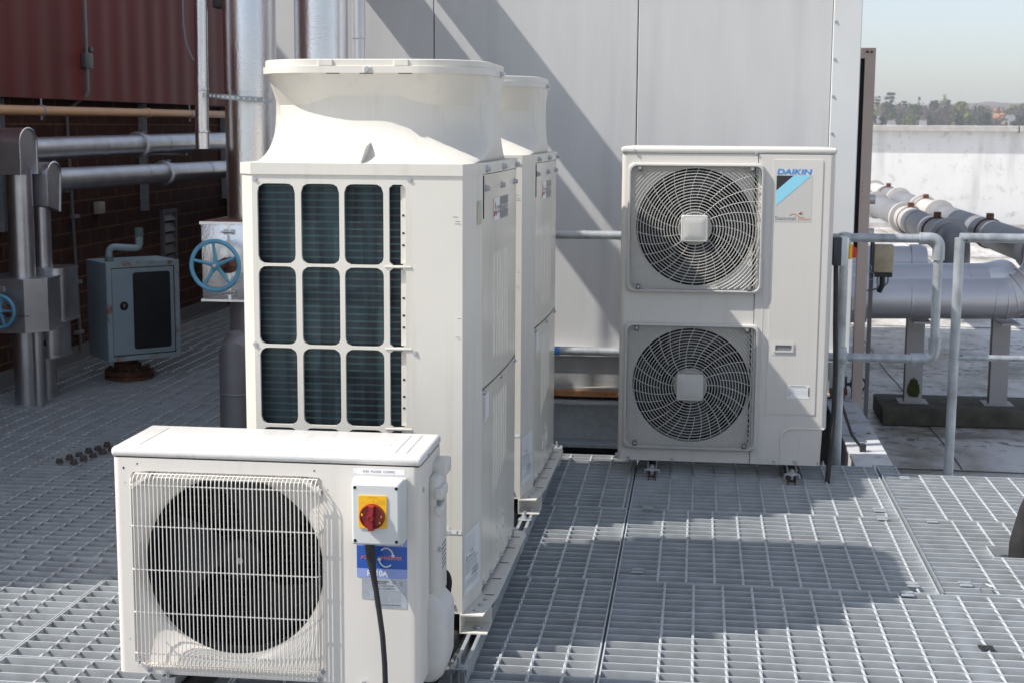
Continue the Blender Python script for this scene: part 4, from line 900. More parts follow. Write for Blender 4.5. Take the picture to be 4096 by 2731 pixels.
m = M(ALUL); m.tube([(-1.556, 6.75, -.1), (-1.556, 6.75, 4.4)], .0285, 18); m.lathe((-1.556, 6.75, 1.97), (0, 0, 1), [(.0285, 0), (.031, .002), (.031, .9), (.0285, .91)], 18, caps=False)
tag(obj('clad_pipe', m), 'thin aluminium-clad pipe standing to the right of the two fat ducts', 'pipe')
m = M(ALU); m.tube(fillet([(-2.335, 6.83, 1.465), (-2.315, 6.83, 3.25), (-2.315, 5.6, 3.25)], .1, 5), .0315, 22); m.lathe((-2.334, 6.83, 1.465), (0, 0, 1), [(.033, 0), (.033, .08), (.0315, .082)], 22); seamring(m, (-2.331, 6.83, 1.742), (0, 0, 1), .0315); seamring(m, (-2.331, 6.83, 1.545), (0, 0, 1), .0325)
tag(obj('clad_pipe', m), 'thin aluminium-clad pipe hanging open-ended in front of the red cladding', 'pipe')
m = M(GALV); pts = [(-2.30 + .32 * i / 14, 6.80 - .10 * sin(pi * min(1, i / 12)) ** .6, 1.715 - .025 * i / 14) for i in range(15)]
m.loft([[Vector(p) + Vector((0, .001, -.011)), Vector(p) + Vector((0, .001, .011)), Vector(p) + Vector((0, -.001, .011)), Vector(p) + Vector((0, -.001, -.011))] for p in pts])
m.use(WHT)
for i in range(2, 13):
    p = Vector(pts[i]); m.rbox(p + Vector((-.008, -.0022, -.0045)), p + Vector((.006, -.0012, .0045)), .0004, 1)
m.use(ZINC); screw(m, (-2.285, 6.797, 1.714), r=.008)
tag(obj('fixing_band', m), 'perforated steel fixing band tying the hanging pipe to the fat duct', 'strap')
vb = thing('valve_box', 'square aluminium valve box with a blue five-spoke handwheel on its front', 'valve box', (-2.2, 6.85, .74))
m = M(ALU); m.rbox((-2.302, 6.68, .768), (-2.02, 7.12, 1.125), .006, 2); m.box((-2.306, 6.676, 1.118), (-2.016, 7.124, 1.131)); m.box((-2.306, 6.676, .757), (-2.016, 7.124, .768)); m.box((-2.174, 6.6775, .768), (-2.160, 6.6798, 1.118))
m.use(RUST); m.box((-2.29, 6.70, 1.1312), (-2.04, 7.0, 1.133)); obj('box', m, vb)
for z in (1.085, .80):
    m = M(ZINC); m.rbox((-2.19, 6.672, z - .012), (-2.168, 6.6765, z + .012), .001, 1); m.rbox((-2.155, 6.672, z - .012), (-2.137, 6.6765, z + .012), .001, 1); m.tube([(-2.20, 6.668, z), (-2.14, 6.668, z - .002)], .005, 6); obj('latch', m, vb)
def wheel(c, R, spokes, a0, par, mt):
    m = M(mt); m.torus(c, (0, 1, 0), R, .0105, 48, 10)
    for k in range(spokes):
        a = a0 + 2 * pi * k / spokes; d = Vector((cos(a), 0, sin(a))); c_ = Vector(c)
        m.tube([c_ + d * .012 + Vector((0, .012, 0)), c_ + d * R * .5 + Vector((0, .009, 0)), c_ + d * R], .0075, 8, rs=[.011, .008, .007])
    m.lathe(Vector(c) + Vector((0, .025, 0)), (0, -1, 0), [(.019, 0), (.019, .03), (.014, .034), (.001, .034)], 20)
    m.use(ZINC).lathe(Vector(c) + Vector((0, -.009, 0)), (0, -1, 0), [(.009, 0), (.009, .008), (.005, .009), (.005, .014), (.001, .014)], 6)
    w_ = obj('handwheel', m, par, angle=50)
    m = M(RUST); m.cyl(Vector(c) + Vector((0, .02, 0)), Vector(c) + Vector((.035, .13, 0)), .022, n=14); m.cyl(Vector(c) + Vector((.02, .07, -.004)), Vector(c) + Vector((.04, .11, -.008)), .036, n=8); obj('valve_stem', m, par)
wheel((-2.195, 6.56, .937), .113, 5, pi / 2 + .08, vb, HWB)
m = M(mat('dark_clad_pipe', (.17, .17, .19), .45, metal=.4, var=.1, vscale=5)); uS = -2.045; yS = 6.40
m.loft([m.ring((uS, yS, -.1), (0, 0, 1), .085, 32), m.ring((uS, yS, .40), (0, 0, 1), .085, 32), [p + Vector((0, 0, .07 * (1 - ((p.x - uS) / .095) ** 2) - .05)) for p in m.ring((uS, yS, .60), (0, 0, 1), .085, 32)], [Vector((uS + .02 + (p.x - uS) * .9, yS + .05 + (p.y - yS) * .9, p.z + .05)) for p in m.ring((uS, yS, .60), (0, 0, 1), .085, 32)]])
seamring(m, (uS, yS, .38), (0, 0, 1), .085)
tag(obj('clad_stub', m), 'dark clad stub pipe with a rounded top, left of the near tall unit', 'pipe')
m = M(RUST); m.rbox((-2.36, 6.52, .0), (-2.19, 6.62, .05), .006, 2); m.rbox((-2.42, 6.54, .0), (-2.37, 6.60, .03), .004, 1); tag(obj('rusty_block', m), 'red-brown rusty block on the grating at the foot of the stub pipe', 'block')
BOLTM = mat('dull_rust', (.10, .082, .072), .85, var=.4, vscale=40)
for k in range(6):
    for s in (0, 1):
        u, yy = -2.955 + .016 * k + s * .075, 6.50 + .075 * k - s * .01
        m = M(BOLTM); m.lathe((u, yy, .001), (0, 0, 1), [(.019, 0), (.019, .008), (.015, .009), (.015, .018 + .005 * (k % 2)), (.001, .021)], 10); tag(obj('rusty_bolt', m), 'short rusty bolt head in the double row on the shaded grating', 'bolt', 'rusty bolt heads in a double row')
m = M(DRK); m.use(BLK); m.rbox((-2.33, 7.0, 2.13), (-2.20, 7.13, 2.21), .01, 2); m.tube(fillet([(-2.24, 7.02, 2.15), (-2.23, 6.98, 2.10), (-2.20, 6.98, 2.08)], .02), .018, 8); m.tube([(-2.26, 7.06, 2.2), (-2.26, 7.06, 3.2)], .012, 8); m.tube([(-2.26, 7.06, 3.2), (-2.2, 7.06, 3.2)], .012, 8)
tag(obj('floodlight', m), 'black lamp bracket between the hanging pipe and the fat duct, top edge', 'lamp')
m = M(CONB); m.tube(fillet([(-2.42, 6.85, 2.7), (-2.42, 6.85, 2.05), (-2.41, 6.85, 1.96), (-2.37, 6.83, 1.88), (-2.345, 6.83, 1.86)], .1, 5), .0045, 7); tag(obj('hanging_wire', m), 'thin grey wire hanging beside the open-ended clad pipe', 'wire')

# ------------------------------------------------------------------ brick building on the left
UB, UC = -4.25, -4.12
bb = thing('brick_building', 'dark red brick building with maroon sheet cladding along the left', 'building', (UB, 9, 0))
m = M(BRICK); m.box((-9.5, 4.02, -14), (UB, 13.4, 4.2)); m.box((UB, 13.0, -.44), (-2.245, 13.4, 1.0)); obj('wall', m, bb)
m = M(REDC)
rows = []; y = 4.0
while y < 13.4: rows += [(UC + .0045 * cos(pi * k / 4), y + .333 * k / 8) for k in range(8)]; y += .333
m.loft([[Vector((u, q, 1.735)), Vector((u, q, 4.33)), Vector((u - .10, q, 4.33)), Vector((u - .10, q, 1.735))] for u, q in rows])
obj('cladding', m, bb, angle=20)
m = M(REDC); m.box((-9.5, 3.98, 4.33), (UC + .02, 13.45, 4.36)); obj('roof', m, bb)
m = M(LOUV); a, b, z0, z1 = 11.36, 11.68, -.02, .90
m.box((UB, a, z0), (UB + .03, a + .035, z1)); m.box((UB, b - .035, z0), (UB + .03, b, z1)); m.box((UB, a + .035, z1 - .03), (UB + .03, b - .035, z1)); m.box((UB, a + .035, z0), (UB + .03, b - .035, z0 + .03)); k = z0 + .04
while k < z1 - .07:
    m.add([(UB + .002, a + .035, k + .065), (UB + .028, a + .035, k), (UB + .028, b - .035, k), (UB + .002, b - .035, k + .065), (UB + .002, a + .035, k + .060), (UB + .024, a + .035, k - .004), (UB + .024, b - .035, k - .004), (UB + .002, b - .035, k + .060)], [(0, 1, 2, 3), (4, 7, 6, 5), (1, 5, 6, 2)]); k += .088
m.use(DRK).box((UB + .0005, a + .03, z0 + .02), (UB + .0015, b - .03, z1 - .02)); obj('louvre', m, bb)
m = M(CONB); m.box((UB + .001, 4.1, -.05), (UB + .008, 13.3, .06)); m.box((UB + .008, 4.1, -.05), (UB + .07, 13.3, -.042)); obj('base_angle', m, bb)
for yy in (8.62, 10.98, 12.95):
    m = M(GALV); m.box((UB + .004, yy - .03, .92), (UB + .010, yy + .03, 1.73)); m.box((UB + .010, yy - .03, .92), (UB + .05, yy - .024, 1.73)); m.box((UB + .010, yy + .024, .92), (UB + .05, yy + .03, 1.73))
    m.box((UB + .05, yy - .02, 1.165), (-3.80, yy + .02, 1.18)); m.box((UB + .05, yy - .02, 1.345), (-3.88, yy + .02, 1.36))
    tag(obj('wall_bracket', m), {8.62: 'upright steel wall channel at the picture\'s left edge', 10.98: 'upright steel wall channel between the pipes on the brick wall', 12.95: 'upright steel wall channel beside the fat duct'}[yy], 'bracket', 'steel channels on the brick wall')
tp = M(TAN); tp.tube([(-4.03, 4.2, 1.648), (-4.03, 13.2, 1.664)], .030, 18); tp.lathe((-4.03, 10.55, 1.66), (0, 1, 0), [(.030, 0), (.035, .004), (.035, .05), (.030, .054)], 18, caps=False)
tpo = tag(obj('tan_pipe', tp), 'thin tan pipe running along just below the maroon cladding', 'pipe')
for yy in (8.80, 11.5):
    m = M(GALV); m.lathe((-4.03, yy - .012, 1.657), (0, 1, 0), [(.031, 0), (.035, .001), (.035, .023), (.031, .024)], 18, caps=False); m.cyl((-4.03, yy, 1.69), (-4.03, yy, 1.73), .006, n=8); m.cyl((-4.03, yy, 1.60), (-4.03, yy, 1.622), .008, n=8); obj('pipe_clip', m, tpo)
cn = thing('conduit', 'thin grey conduit with a small junction box down the brick wall', 'conduit', (UC, 9.7, 0))
m = M(CONB); m.tube(fillet([(UC + .022, 9.66, 4.2), (UC + .022, 9.68, 1.78), (UB + .02, 9.62, 1.66), (UB + .02, 9.72, .02)], .06, 5), .0105, 10); obj('tube', m, cn)
m = M(mat('junction_box_grey', (.07, .075, .08), .5)); m.rbox((UC + .003, 9.62, 1.945), (UC + .04, 9.75, 2.05), .008, 2); m.rbox((UC + .003, 9.73, 2.06), (UC + .03, 9.78, 2.09), .004, 1); obj('junction_box', m, cn)
for z in (1.45, .95, .5, .15):
    m = M(CONB); m.rbox((UB + .001, 9.65, z - .013), (UB + .038, 9.75, z + .013), .004, 1); obj('saddle', m, cn)
m = M(WBOX); m.rbox((UB + .001, 10.06, .945), (UB + .045, 10.17, 1.03), .006, 2); m.use(INK).tube([(UB + .015, 10.1, .945), (UB + .015, 10.1, .89)], .008, 6); tag(obj('wall_sensor', m), 'small cream box fixed to the brick wall', 'sensor')

# two clad risers with elbow boxes and the level runs behind them
def riser(u, y, r, za, zb, mt=ALUD): m = M(mt); m.tube([(u, y, za), (u, y, zb)], r, 28); return m
p1 = thing('clad_pipe', 'upper silver clad pipe on the brick wall, dropping through a hooded box at far left', 'pipe', (-3.765, 7.9, 0), 'clad pipes on the brick wall')
m = riser(-3.765, 7.90, .0705, -.1, 1.34); m.tube([(-3.69, 7.885, -.1), (-3.69, 7.885, .45)], .034, 16); m.tube([(-3.83, 7.95, 1.43), (-3.83, 12.9, 1.452)], .0685, 26); seamring(m, (-3.83, 9.2, 1.436), (0, 1, 0), .0685); seamring(m, (-3.83, 10.35, 1.441), (0, 1, 0), .0685); seamring(m, (-3.83, 11.0, 1.445), (0, 1, 0), .0685); obj('pipe', m, p1)
m = M(ALUD); pf = [(7.78, 1.298), (7.78, 1.47)] + [(7.89 - .11 * cos(k * pi / 16), 1.475 + .078 * sin(k * pi / 16)) for k in range(1, 16)] + [(8.0, 1.47), (8.0, 1.298)]
m.prism(pf, lambda a, b, d: (d, a, b), -4.02, -3.70)
m.use(ALU).tube([(-3.699, a, b) for a, b in pf], .006, 6)
obj('elbow_box', m, p1, angle=50)
def collar(par, p, ax, r):
    m = M(ALUD); m.lathe(Vector(p) - Vector(ax) * .07, ax, [(r, 0), (r + .02, .004), (r + .02, .012), (r + .005, .02), (r + .005, .12), (r, .125)], 28, caps=False); m.use(BLK).cyl(Vector(p) + Vector((.02, -.05, r + .012)), Vector(p) + Vector((.02, .02, r + .012)), .012, n=8); obj('pipe_collar', m, par)
collar(p1, (-3.83, 9.92, 1.438), (0, 1, 0), .0705)
m = M(ALUD); m.prism([(-4.0, 7.74), (-3.688, 7.74), (-3.6, 7.85), (-3.6, 8.06), (-4.0, 8.06)], lambda a, b, d: (a, b, d), .432, .715); m.prism([(-4.0, 7.735), (-3.686, 7.735), (-3.595, 7.848), (-3.595, 8.07), (-4.0, 8.07)], lambda a, b, d: (a, b, d), .715, .725); m.prism([(-4.0, 7.735), (-3.686, 7.735), (-3.595, 7.848), (-3.595, 8.07), (-4.0, 8.07)], lambda a, b, d: (a, b, d), .425, .432)
m.use(ZINC).rbox((-3.83, 7.732, .655), (-3.80, 7.7395, .685), .001, 1); m.use(BLK).box((-3.77, 7.7375, .52), (-3.66, 7.7395, .523)); obj('valve_box', m, p1)
wheel((-3.80, 7.66, .555), .088, 5, .05, p1, HWB)
p2 = thing('clad_pipe', 'lower silver clad pipe along the brick wall, with stacked drum covers on its drop', 'pipe', (-3.745, 8.12, 0), 'clad pipes on the brick wall')
m = riser(-3.745, 8.12, .052, -.1, 1.12); m.tube([(-3.74, 8.2, 1.255), (-3.74, 12.9, 1.215)], .0675, 26); seamring(m, (-3.74, 9.7, 1.243), (0, 1, 0), .0675); seamring(m, (-3.74, 11.0, 1.232), (0, 1, 0), .0675); obj('pipe', m, p2)
m = M(ALUD); pf = [(8.03, 1.115), (8.03, 1.29)] + [(8.12 - .09 * cos(k * pi / 16), 1.295 + .065 * sin(k * pi / 16)) for k in range(1, 16)] + [(8.21, 1.28), (8.19, 1.075)]
m.prism(pf, lambda a, b, d: (d, a, b), -3.90, -3.66); m.use(ALU).tube([(-3.659, a, b) for a, b in pf], .006, 6); obj('elbow_box', m, p2, angle=50)
collar(p2, (-3.74, 10.15, 1.238), (0, 1, 0), .069)
def drum(z0, z1, u0, u1, y0, y1):
    m = M(ALUD); sc = lambda z, e: [Vector((a, b, z)) for a, b in rrect(u0 - e, y0 - e, u1 + e, y1 + e, .07, 8)]
    m.loft([sc(z0, 0), sc(z0, .004), sc(z0 + .012, .004), sc(z0 + .013, 0), sc(z1 - .013, 0), sc(z1 - .012, .004), sc(z1, .004), sc(z1, 0)]); return m
obj('drum_cover', drum(.455, .762, -3.83, -3.575, 8.0, 8.26), p2); m = drum(.245, .45, -3.82, -3.62, 8.0, 8.24)
m.use(BLK).cyl((-3.70, 7.985, .335), (-3.70, 8.01, .335), .016, n=10); m.tube([(-3.715, 7.99, .33), (-3.73, 7.985, .325)], .004, 5); obj('drum_cover', m, p2)
# meter cabinet on its pedestal
gc = thing('meter_cabinet', 'blue-grey rust-streaked meter cabinet with dark window on a flanged pedestal', 'cabinet', (-3.5, 8.8, 0))
T = Matrix.Translation((-3.526, 8.50, .150)) @ Matrix.Rotation(radians(43), 4, 'Z')
m = M(GASB); m.xf = T; m.rbox((0, .004, .0), (.465, .33, .60), .004, 1); obj('shell', m, gc)
m = M(GASBR); m.xf = T
for a, b in (((0, -.006, 0), (.465, .004, .028)), ((0, -.006, .568), (.465, .004, .602)), ((0, -.006, .028), (.03, .004, .568)), ((.435, -.006, .028), (.465, .004, .568))): m.box(a, b)
obj('door_frame', m, gc)
m = M(GASB); m.xf = T; m.use(DRK).box((.03, .0005, .028), (.435, .0042, .568)); m.use(GASB).rbox((.034, -.004, .034), (.430, .0028, .562), .003, 1); m.use(SMOKE).prism(rrect(.165, .065, .405, .535, .018, 4), lambda a, b, d: (a, -.0045 - d, b), 0, .0008)
m.use(BLK).lathe((.105, -.004, .335), (0, -1, 0), [(.026, 0), (.026, .004), (.018, .006), (.001, .006)], 20); m.use(ZINC).rbox((.101, -.0125, .325), (.109, -.0095, .345), .002, 1); obj('door', m, gc)
m = M(RUST); m.cyl((-3.56, 8.86, -.02), (-3.56, 8.86, .17), .075, n=24); m.lathe((-3.53, 8.83, .0), (0, 0, 1), [(.15, .0), (.15, .022), (.13, .024), (.13, .03), (.15, .032), (.15, .054), (.08, .058), (.075, .09)], 28)
for k in range(8): m.cyl((-3.53 + .125 * cos(k * pi / 4), 8.83 + .125 * sin(k * pi / 4), .0), (-3.53 + .125 * cos(k * pi / 4), 8.83 + .125 * sin(k * pi / 4), .072), .014, n=6)
obj('pedestal', m, gc)
m = M(GASB); m.xf = T; m.tube(fillet([(.06, .10, .60), (.06, .10, .69), (.24, .06, .675), (.24, .06, .74)], .04, 5), .021, 12); m.cyl((.24, .06, .70), (.24, .06, .79), .023, n=12); m.use(mat('green_bronze', (.12, .19, .17), .6, var=.3, vscale=50)).cyl((.24, .06, .745), (.24, .06, .80), .026, n=12); m.cyl((.06, .10, .60), (.06, .10, .63), .026, n=12); obj('vent_pipe', m, gc)

# ------------------------------------------------------------------ plant on the roof to the right
ZR = -.45
m = M(PARA); m.box((-3, 32., ZR), (45, 32.3, 1.52)); pt = thing('parapet_wall', 'long white flaking parapet wall with grey coping across the roof', 'wall', (5, 32, ZR)); obj('wall', m, pt)
m = M(COLLAR)
for k in range(16):
    m.rbox((-3 + 3. * k + .56, 31.86, 1.52), (-3 + 3. * (k + 1) + .53, 32.4, 1.645), .01, 1)
    m.use(LOUV).box((-3 + 3. * (k + 1) + .53, 31.88, 1.51), (-3 + 3. * (k + 1) + .56, 32.38, 1.64)); m.use(COLLAR)
obj('coping', m, pt)
m = M(LOUV); m.box((-3, 31.4, ZR), (45, 31.99, ZR + .06)); m.use(COLLAR).box((-3, 31.3, ZR), (45, 31.4, ZR + .10)); obj('gutter', m, pt)
fm = thing('coil_frame', 'brown-beige framed coil panel standing past the corner of the panelled housing', 'panel', (.9, 9.05, -.4))
m = M(BEIGE); m.box((.952, 9.0, -.40), (1.013, 9.06, 2.045)); m.box((-.3, 9.0, 1.985), (.952, 9.06, 2.045)); m.box((.80, 9.004, .78), (.93, 9.05, .84))
m.use(RUST)
for u in (.963, .988): m.cyl((u, 8.992, 2.022), (u, 9.0, 2.022), .008, n=8)
m.use(INK)
for z in (1.21, 1.235, 1.17, 1.26): m.cyl((.965, 8.998, z), (.965, 9.001, z), .003, n=6)
obj('frame', m, fm)
m = M(DRK); m.box((-.3, 9.02, .84), (.956, 9.05, 1.99)); m.use(BLK)
for k in range(56): m.box((-.3, 9.012, .85 + .02 * k), (.93, 9.02, .854 + .02 * k))
obj('coil', m, fm)
m = M(ALUL)
for z in (1.14, .93): m.lathe((.80, 9.5, z), (1, 0, 0), [(.07, 0), (.07, .12), (.085, .13), (.085, .2), (.03, .21), (.03, .3)], 20)
m.box((.84, 9.46, -.45), (.88, 9.54, 1.2)); tag(obj('pipe_fitting', m), 'shiny pipe ends between the panelled housing and the beige frame', 'pipe fitting')

def flange(m, c, ax, r, mt=COLLAR): m.use(mt).lathe(Vector(c) - Vector(ax) * .05, ax, [(r * .98, 0), (r * 1.32, .004), (r * 1.32, .1), (r * .98, .104)], 32, caps=False)
def clamp(m, c, ax, r): m.use(RUST).lathe(Vector(c) - Vector(ax) * .015, ax, [(r, 0), (r + .012, .001), (r + .012, .029), (r, .03)], 28, caps=False); m.rbox(Vector(c) + Vector((-.03, -.03, r)), Vector(c) + Vector((.03, .03, r + .055)), .006, 1)
def run(pts, r, fl, cl, wt, label, grp='roof pipe runs'):
    P = [Vector(p) for p in pts]; m = M(PVC)
    m.tube(fillet(pts, r * 1.25, 8), r, 28)
    o = tag(obj('roof_pipe', m), label, 'pipe', grp)
    A, B = P[0], P[1]; d = (B - A).normalized()
    for t in fl:
        k = M(COLLAR); flange(k, A + d * t, d, r); obj('flange', k, o)
    for t in cl:
        k = M(RUST); clamp(k, A + d * t, d, r); obj('pipe_clamp', k, o)
    for a, b in wt:
        k = M(COLLAR); k.lathe(A + d * a, d, [(r + .004, 0), (r + .005, .002), (r + .005, b - a - .002), (r + .004, b - a)], 28, caps=False); obj('sleeve', k, o)
    return o
run([(2.14, 26, .66), (2.14, 12.7, .66), (2.14, 12.7, .30), (1.0, 12.7, .30)], .125, (4.5, 7.6, 10.2, 12.95), (3.6, 6.6, 10.6, 12.3), ((10.3, 11.15),), 'grey roof pipe with a pale sleeve and an elbow, nearer of the pair')
run([(2.58, 26, .66), (2.58, 11.4, .66), (2.58, 11.4, .30), (1.07, 11.4, .30)], .125, (3.6, 6.3, 8.4, 9.6, 14.3), (2.7, 5.2, 8.6, 12.4), ((3.7, 4.9), (8.45, 9.55)), 'grey roof pipe with several flanges, farther of the pair, ending at the right edge')
bp = thing('clad_pipe', 'big lavender-silver clad pipe lying level on posts above the right of the roof', 'pipe', (1.6, 10.3, 0))
m = M(ALUL); m.tube(fillet([(1.0, 10.3, .425), (2.15, 10.3, .447), (2.33, 10.3, .62), (2.33, 10.3, .9)], .24, 9), .140, 36); seamring(m, (1.45, 10.3, .434), (1, 0, 0), .14); seamring(m, (2.0, 10.3, .443), (1, 0, 0), .14)
for k in range(4): seamring(m, (2.08 + .05 * k, 10.3, .444 + .012 * k * k), Vector((1, 0, .3 * k)).normalized(), .14)
obj('pipe', m, bp)
m = M(ALUL); m.lathe((.95, 10.3, .424), (1, 0, 0), [(.01, 0), (.165, .001), (.165, .205), (.16, .21), (.14, .211)], 36); m.use(ZINC); m.rbox((1.04, 10.12, .36), (1.07, 10.145, .46), .004, 1); obj('end_cover', m, bp)
m = M(ALUL)
m.tube([(.9, 10.95, .47), (2.05, 10.95, .49), (2.25, 11.3, .49)], .135, 30); seamring(m, (1.95, 10.95, .488), (1, 0, 0), .135); tag(obj('clad_pipe', m), 'lavender-silver clad pipe directly behind the big level one', 'pipe')
m = M(ALUL); m.tube([(.9, 11.6, .56), (1.62, 11.6, .565)], .125, 30); m.lathe((1.62, 11.6, .565), (1, 0, 0), [(.125, 0), (.14, .002), (.14, .08), (.12, .12), (.01, .13)], 28); tag(obj('clad_pipe', m), 'short lavender-silver clad pipe, hindmost of three level pipes', 'pipe')
sl = M(CONC); sl.rbox((1.30, 10.28, ZR + .004), (3.3, 10.86, ZR + .125), .012, 2); tag(obj('concrete_sleeper', sl), 'long mossy concrete sleeper under the two grey pipe posts', 'sleeper')
for u, lb in ((1.535, 'grey square pipe post with moss at its foot'), (2.115, 'grey square pipe post nearer the right edge')):
    m = M(POSTG); zt = .30; m.box((u - .06, 10.52, ZR + .13), (u + .06, 10.60, .268)); m.box((u - .10, 10.47, ZR + .1255), (u + .10, 10.66, ZR + .132)); m.box((u - .06, 10.22, .268), (u + .06, 10.60, .282)); m.use(INK).box((u - .0625, 10.53, ZR + .13), (u - .0605, 10.59, .268))
    if u < 2: m.use(mat('moss', (.045, .055, .01), .95, var=.4, vscale=40)); m.prism([(u - .045 + .09 * k / 12, ZR + .20 + .10 * sin(pi * k / 12) ** .5 + .008 * sin(k * 2.3)) for k in range(13)] + [(u + .03, ZR + .165), (u - .025, ZR + .17)], lambda a, b, d: (a, d, b), 10.513, 10.521)
    tag(obj('pipe_post', m), lb, 'post', 'posts carrying the big clad pipe')
for pts in ([(1.99, 12.3, .58), (1.99, 12.3, ZR)], [(2.1, 15, .58), (2.1, 15, ZR)], [(2.72, 13, .58), (2.72, 13, ZR)]):
    pass
m = M(INK); m.torus((1.085, 9.9, -.10), (0, 1, 0), .048, .007, 28, 8); m.rbox((1.128, 9.892, -.106), (1.145, 9.908, -.094), .002, 1); m.box((1.0, 9.88, -.45), (1.01, 9.92, -.05)); m.box((1.01, 9.895, -.11), (1.04, 9.905, -.09))
tag(obj('cable_ring', m), 'small black ring clip behind the twin-fan unit\'s right side', 'clip')
jb = thing('junction_box', 'yellowed clear junction box with dangling cables above the clad pipes', 'junction box', (1.165, 9.5, .66))
m = M(CLEAR); m.rbox((1.105, 9.46, .685), (1.225, 9.55, .86), .008, 2); m.use(INK).box((1.098, 9.47, .67), (1.104, 9.54, .88)); m.use(LOUV).box((1.09, 9.55, -.45), (1.115, 9.57, .9)); obj('housing', m, jb)
m = M(BLK); m.rbox((1.108, 9.47, .655), (1.222, 9.54, .686), .004, 1); m.tube([(1.165, 9.5, .66), (1.165, 9.5, .60), (1.15, 9.52, .56)], .018, 10); m.use(PVC)
for a in (-.03, .035): m.tube(fillet([(1.165 + a, 9.5, .655), (1.165 + a, 9.5, .62), (1.15 + a * .3, 9.5, .58), (1.11 + a, 9.56, .56)], .03, 4), .006, 7)
obj('cable_gland', m, jb)
m = M(ZINC)
for k in range(3): m.torus((1.04 + .018 * k, 9.40, .72 - .05 * (k == 2)), (.3, 1, .2), .026, .0018, 20, 5)
m.tube([(1.03, 9.40, .70), (1.03, 9.42, .45)], .002, 5); tag(obj('wire_coil', m), 'loose coils of thin wire beside the yellowed junction box', 'wire')
m = M(INK); m.tube([(.71, 7.45, .30), (.80, 7.50, .05), (.86, 7.52, -.03)], .008, 8); m.rbox((.845, 7.50, -.045), (.875, 7.54, .0), .003, 1); tag(obj('stay_rod', m), 'slanting dark stay rod from the housing down to the white beam', 'rod')
m = M(CONC); m.rbox((1.02, 8.86, ZR), (1.10, 8.92, ZR + .035), .012, 2); tag(obj('moss_clump', m), 'dark lump of moss on the roof seam behind the grating', 'moss')

# ------------------------------------------------------------------ trees and houses beyond the parapet
BARK = mat('bark', (.08, .07, .06), .9)
def leaf(name, c): return mat(name, c, .8, var=.35, vscale=.35)
LF = dict(dark=leaf('dark_leaves', (.022, .040, .020)), pine=leaf('pine_needles', (.018, .036, .022)), mid=leaf('mid_leaves', (.065, .11, .03)), pale=leaf('pale_leaves', (.17, .19, .06)), bare=leaf('bare_twigs', (.10, .078, .065)), pink=leaf('pinkish_twigs', (.13, .08, .07)), willow=leaf('willow_leaves', (.19, .23, .035)))
def at(zx, zy, dist):
    px, py = 3450 + .2747 * zx, 320 + .2747 * zy
    a, b = px - 2048, py - 1365.5; a, b = a * cos(ROLL) + b * sin(ROLL), -a * sin(ROLL) + b * cos(ROLL)
    x, y_, z = a / FPX, cos(PITCH) - b / FPX * sin(PITCH), -sin(PITCH) - b / FPX * cos(PITCH)
    d = Vector((x * cos(YAW) - y_ * sin(YAW), x * sin(YAW) + y_ * cos(YAW), z)); return Vector((0, 0, CAMH)) + d * (dist / d.y)
def tree(zx, zt, hw, kind, dist, label, shape='round', zb=None):
    dist *= 3.4; p = at(zx, zt, dist); hwm = hw * .2747 / FPX * dist; top = p.z; base = -5.2
    t = thing({'round': 'broadleaf_tree', 'cone': 'conifer_tree', 'cedar': 'cedar_tree', 'bare': 'bare_tree'}[shape], label, 'tree', (p.x, p.y, base), 'trees beyond the parapet')
    m = M(BARK); H = top - base; tr = .25 + hwm * .05
    m.tube([(p.x, p.y, base), (p.x + .1, p.y, base + H * .5), (p.x, p.y, top - .6)], tr, 8, rs=[tr, tr * .7, .06])
    ch = min(H * .86, {'round': 2.3, 'cone': 4.2, 'cedar': 2.6, 'bare': 2.2}[shape] * hwm + 2)
    for k in range(9):
        a = k * 2.4; z = top - ch * (.25 + .6 * random.random()); m.tube([(p.x, p.y, z - .8), (p.x + cos(a) * hwm * .4, p.y + sin(a) * hwm * .4, z), (p.x + cos(a) * hwm * .75, p.y + sin(a) * hwm * .75, z + .7)], .1, 5, rs=[tr * .4, tr * .25, .03])
    obj('trunk', m, t)
    m = M(LF[kind]); cl = []
    nc = 44 if shape != 'cone' else 44
    for k in range(nc):
        f = random.random(); a = random.random() * 2 * pi
        if shape == 'cone': rr = hwm * (.10 + .9 * f) ; z = top - ch * f
        elif shape == 'cedar': f = (int(f * 5) + .35 * random.random()) / 5; rr = hwm * (.55 + .45 * sin(pi * min(1, f + .15))); z = top - ch * f
        else: rr = hwm * sqrt(max(.02, 1 - (2 * f - 1) ** 2)); z = top - ch * (.5 + .5 * (2 * f - 1)) * .98
        rad = rr * (random.random() ** .5) * .82
        cl.append((Vector((p.x + cos(a) * rad, p.y + sin(a) * rad, z)), hwm * random.uniform(.17, .30) * (.6 if shape == 'cone' else 1)))
    vs = []; fs = []; nl = 75; s0 = max(.10, hwm * .17)
    if shape == 'bare': s0 *= .6; nl = 60
    for c, r in cl:
        for q in range(nl):
            d = Vector((random.gauss(0, 1), random.gauss(0, 1), random.gauss(0, .75))).normalized() * r * random.random() ** .4; e = c + d
            if e.z > top + .1: continue
            x = Vector((random.gauss(0, 1), random.gauss(0, 1), random.gauss(0, .6))).normalized(); y_ = x.cross(Vector((random.gauss(0, 1), random.gauss(0, 1), random.gauss(0, 1)))).normalized(); s = s0 * random.uniform(.7, 1.4); o = len(vs)
            vs += [e - x * s * .5, e + y_ * s * .35, e + x * s * .5, e - y_ * s * .35]; fs.append((o, o + 1, o + 2, o + 3))
    m.add(vs, fs); obj('crown', m, t)
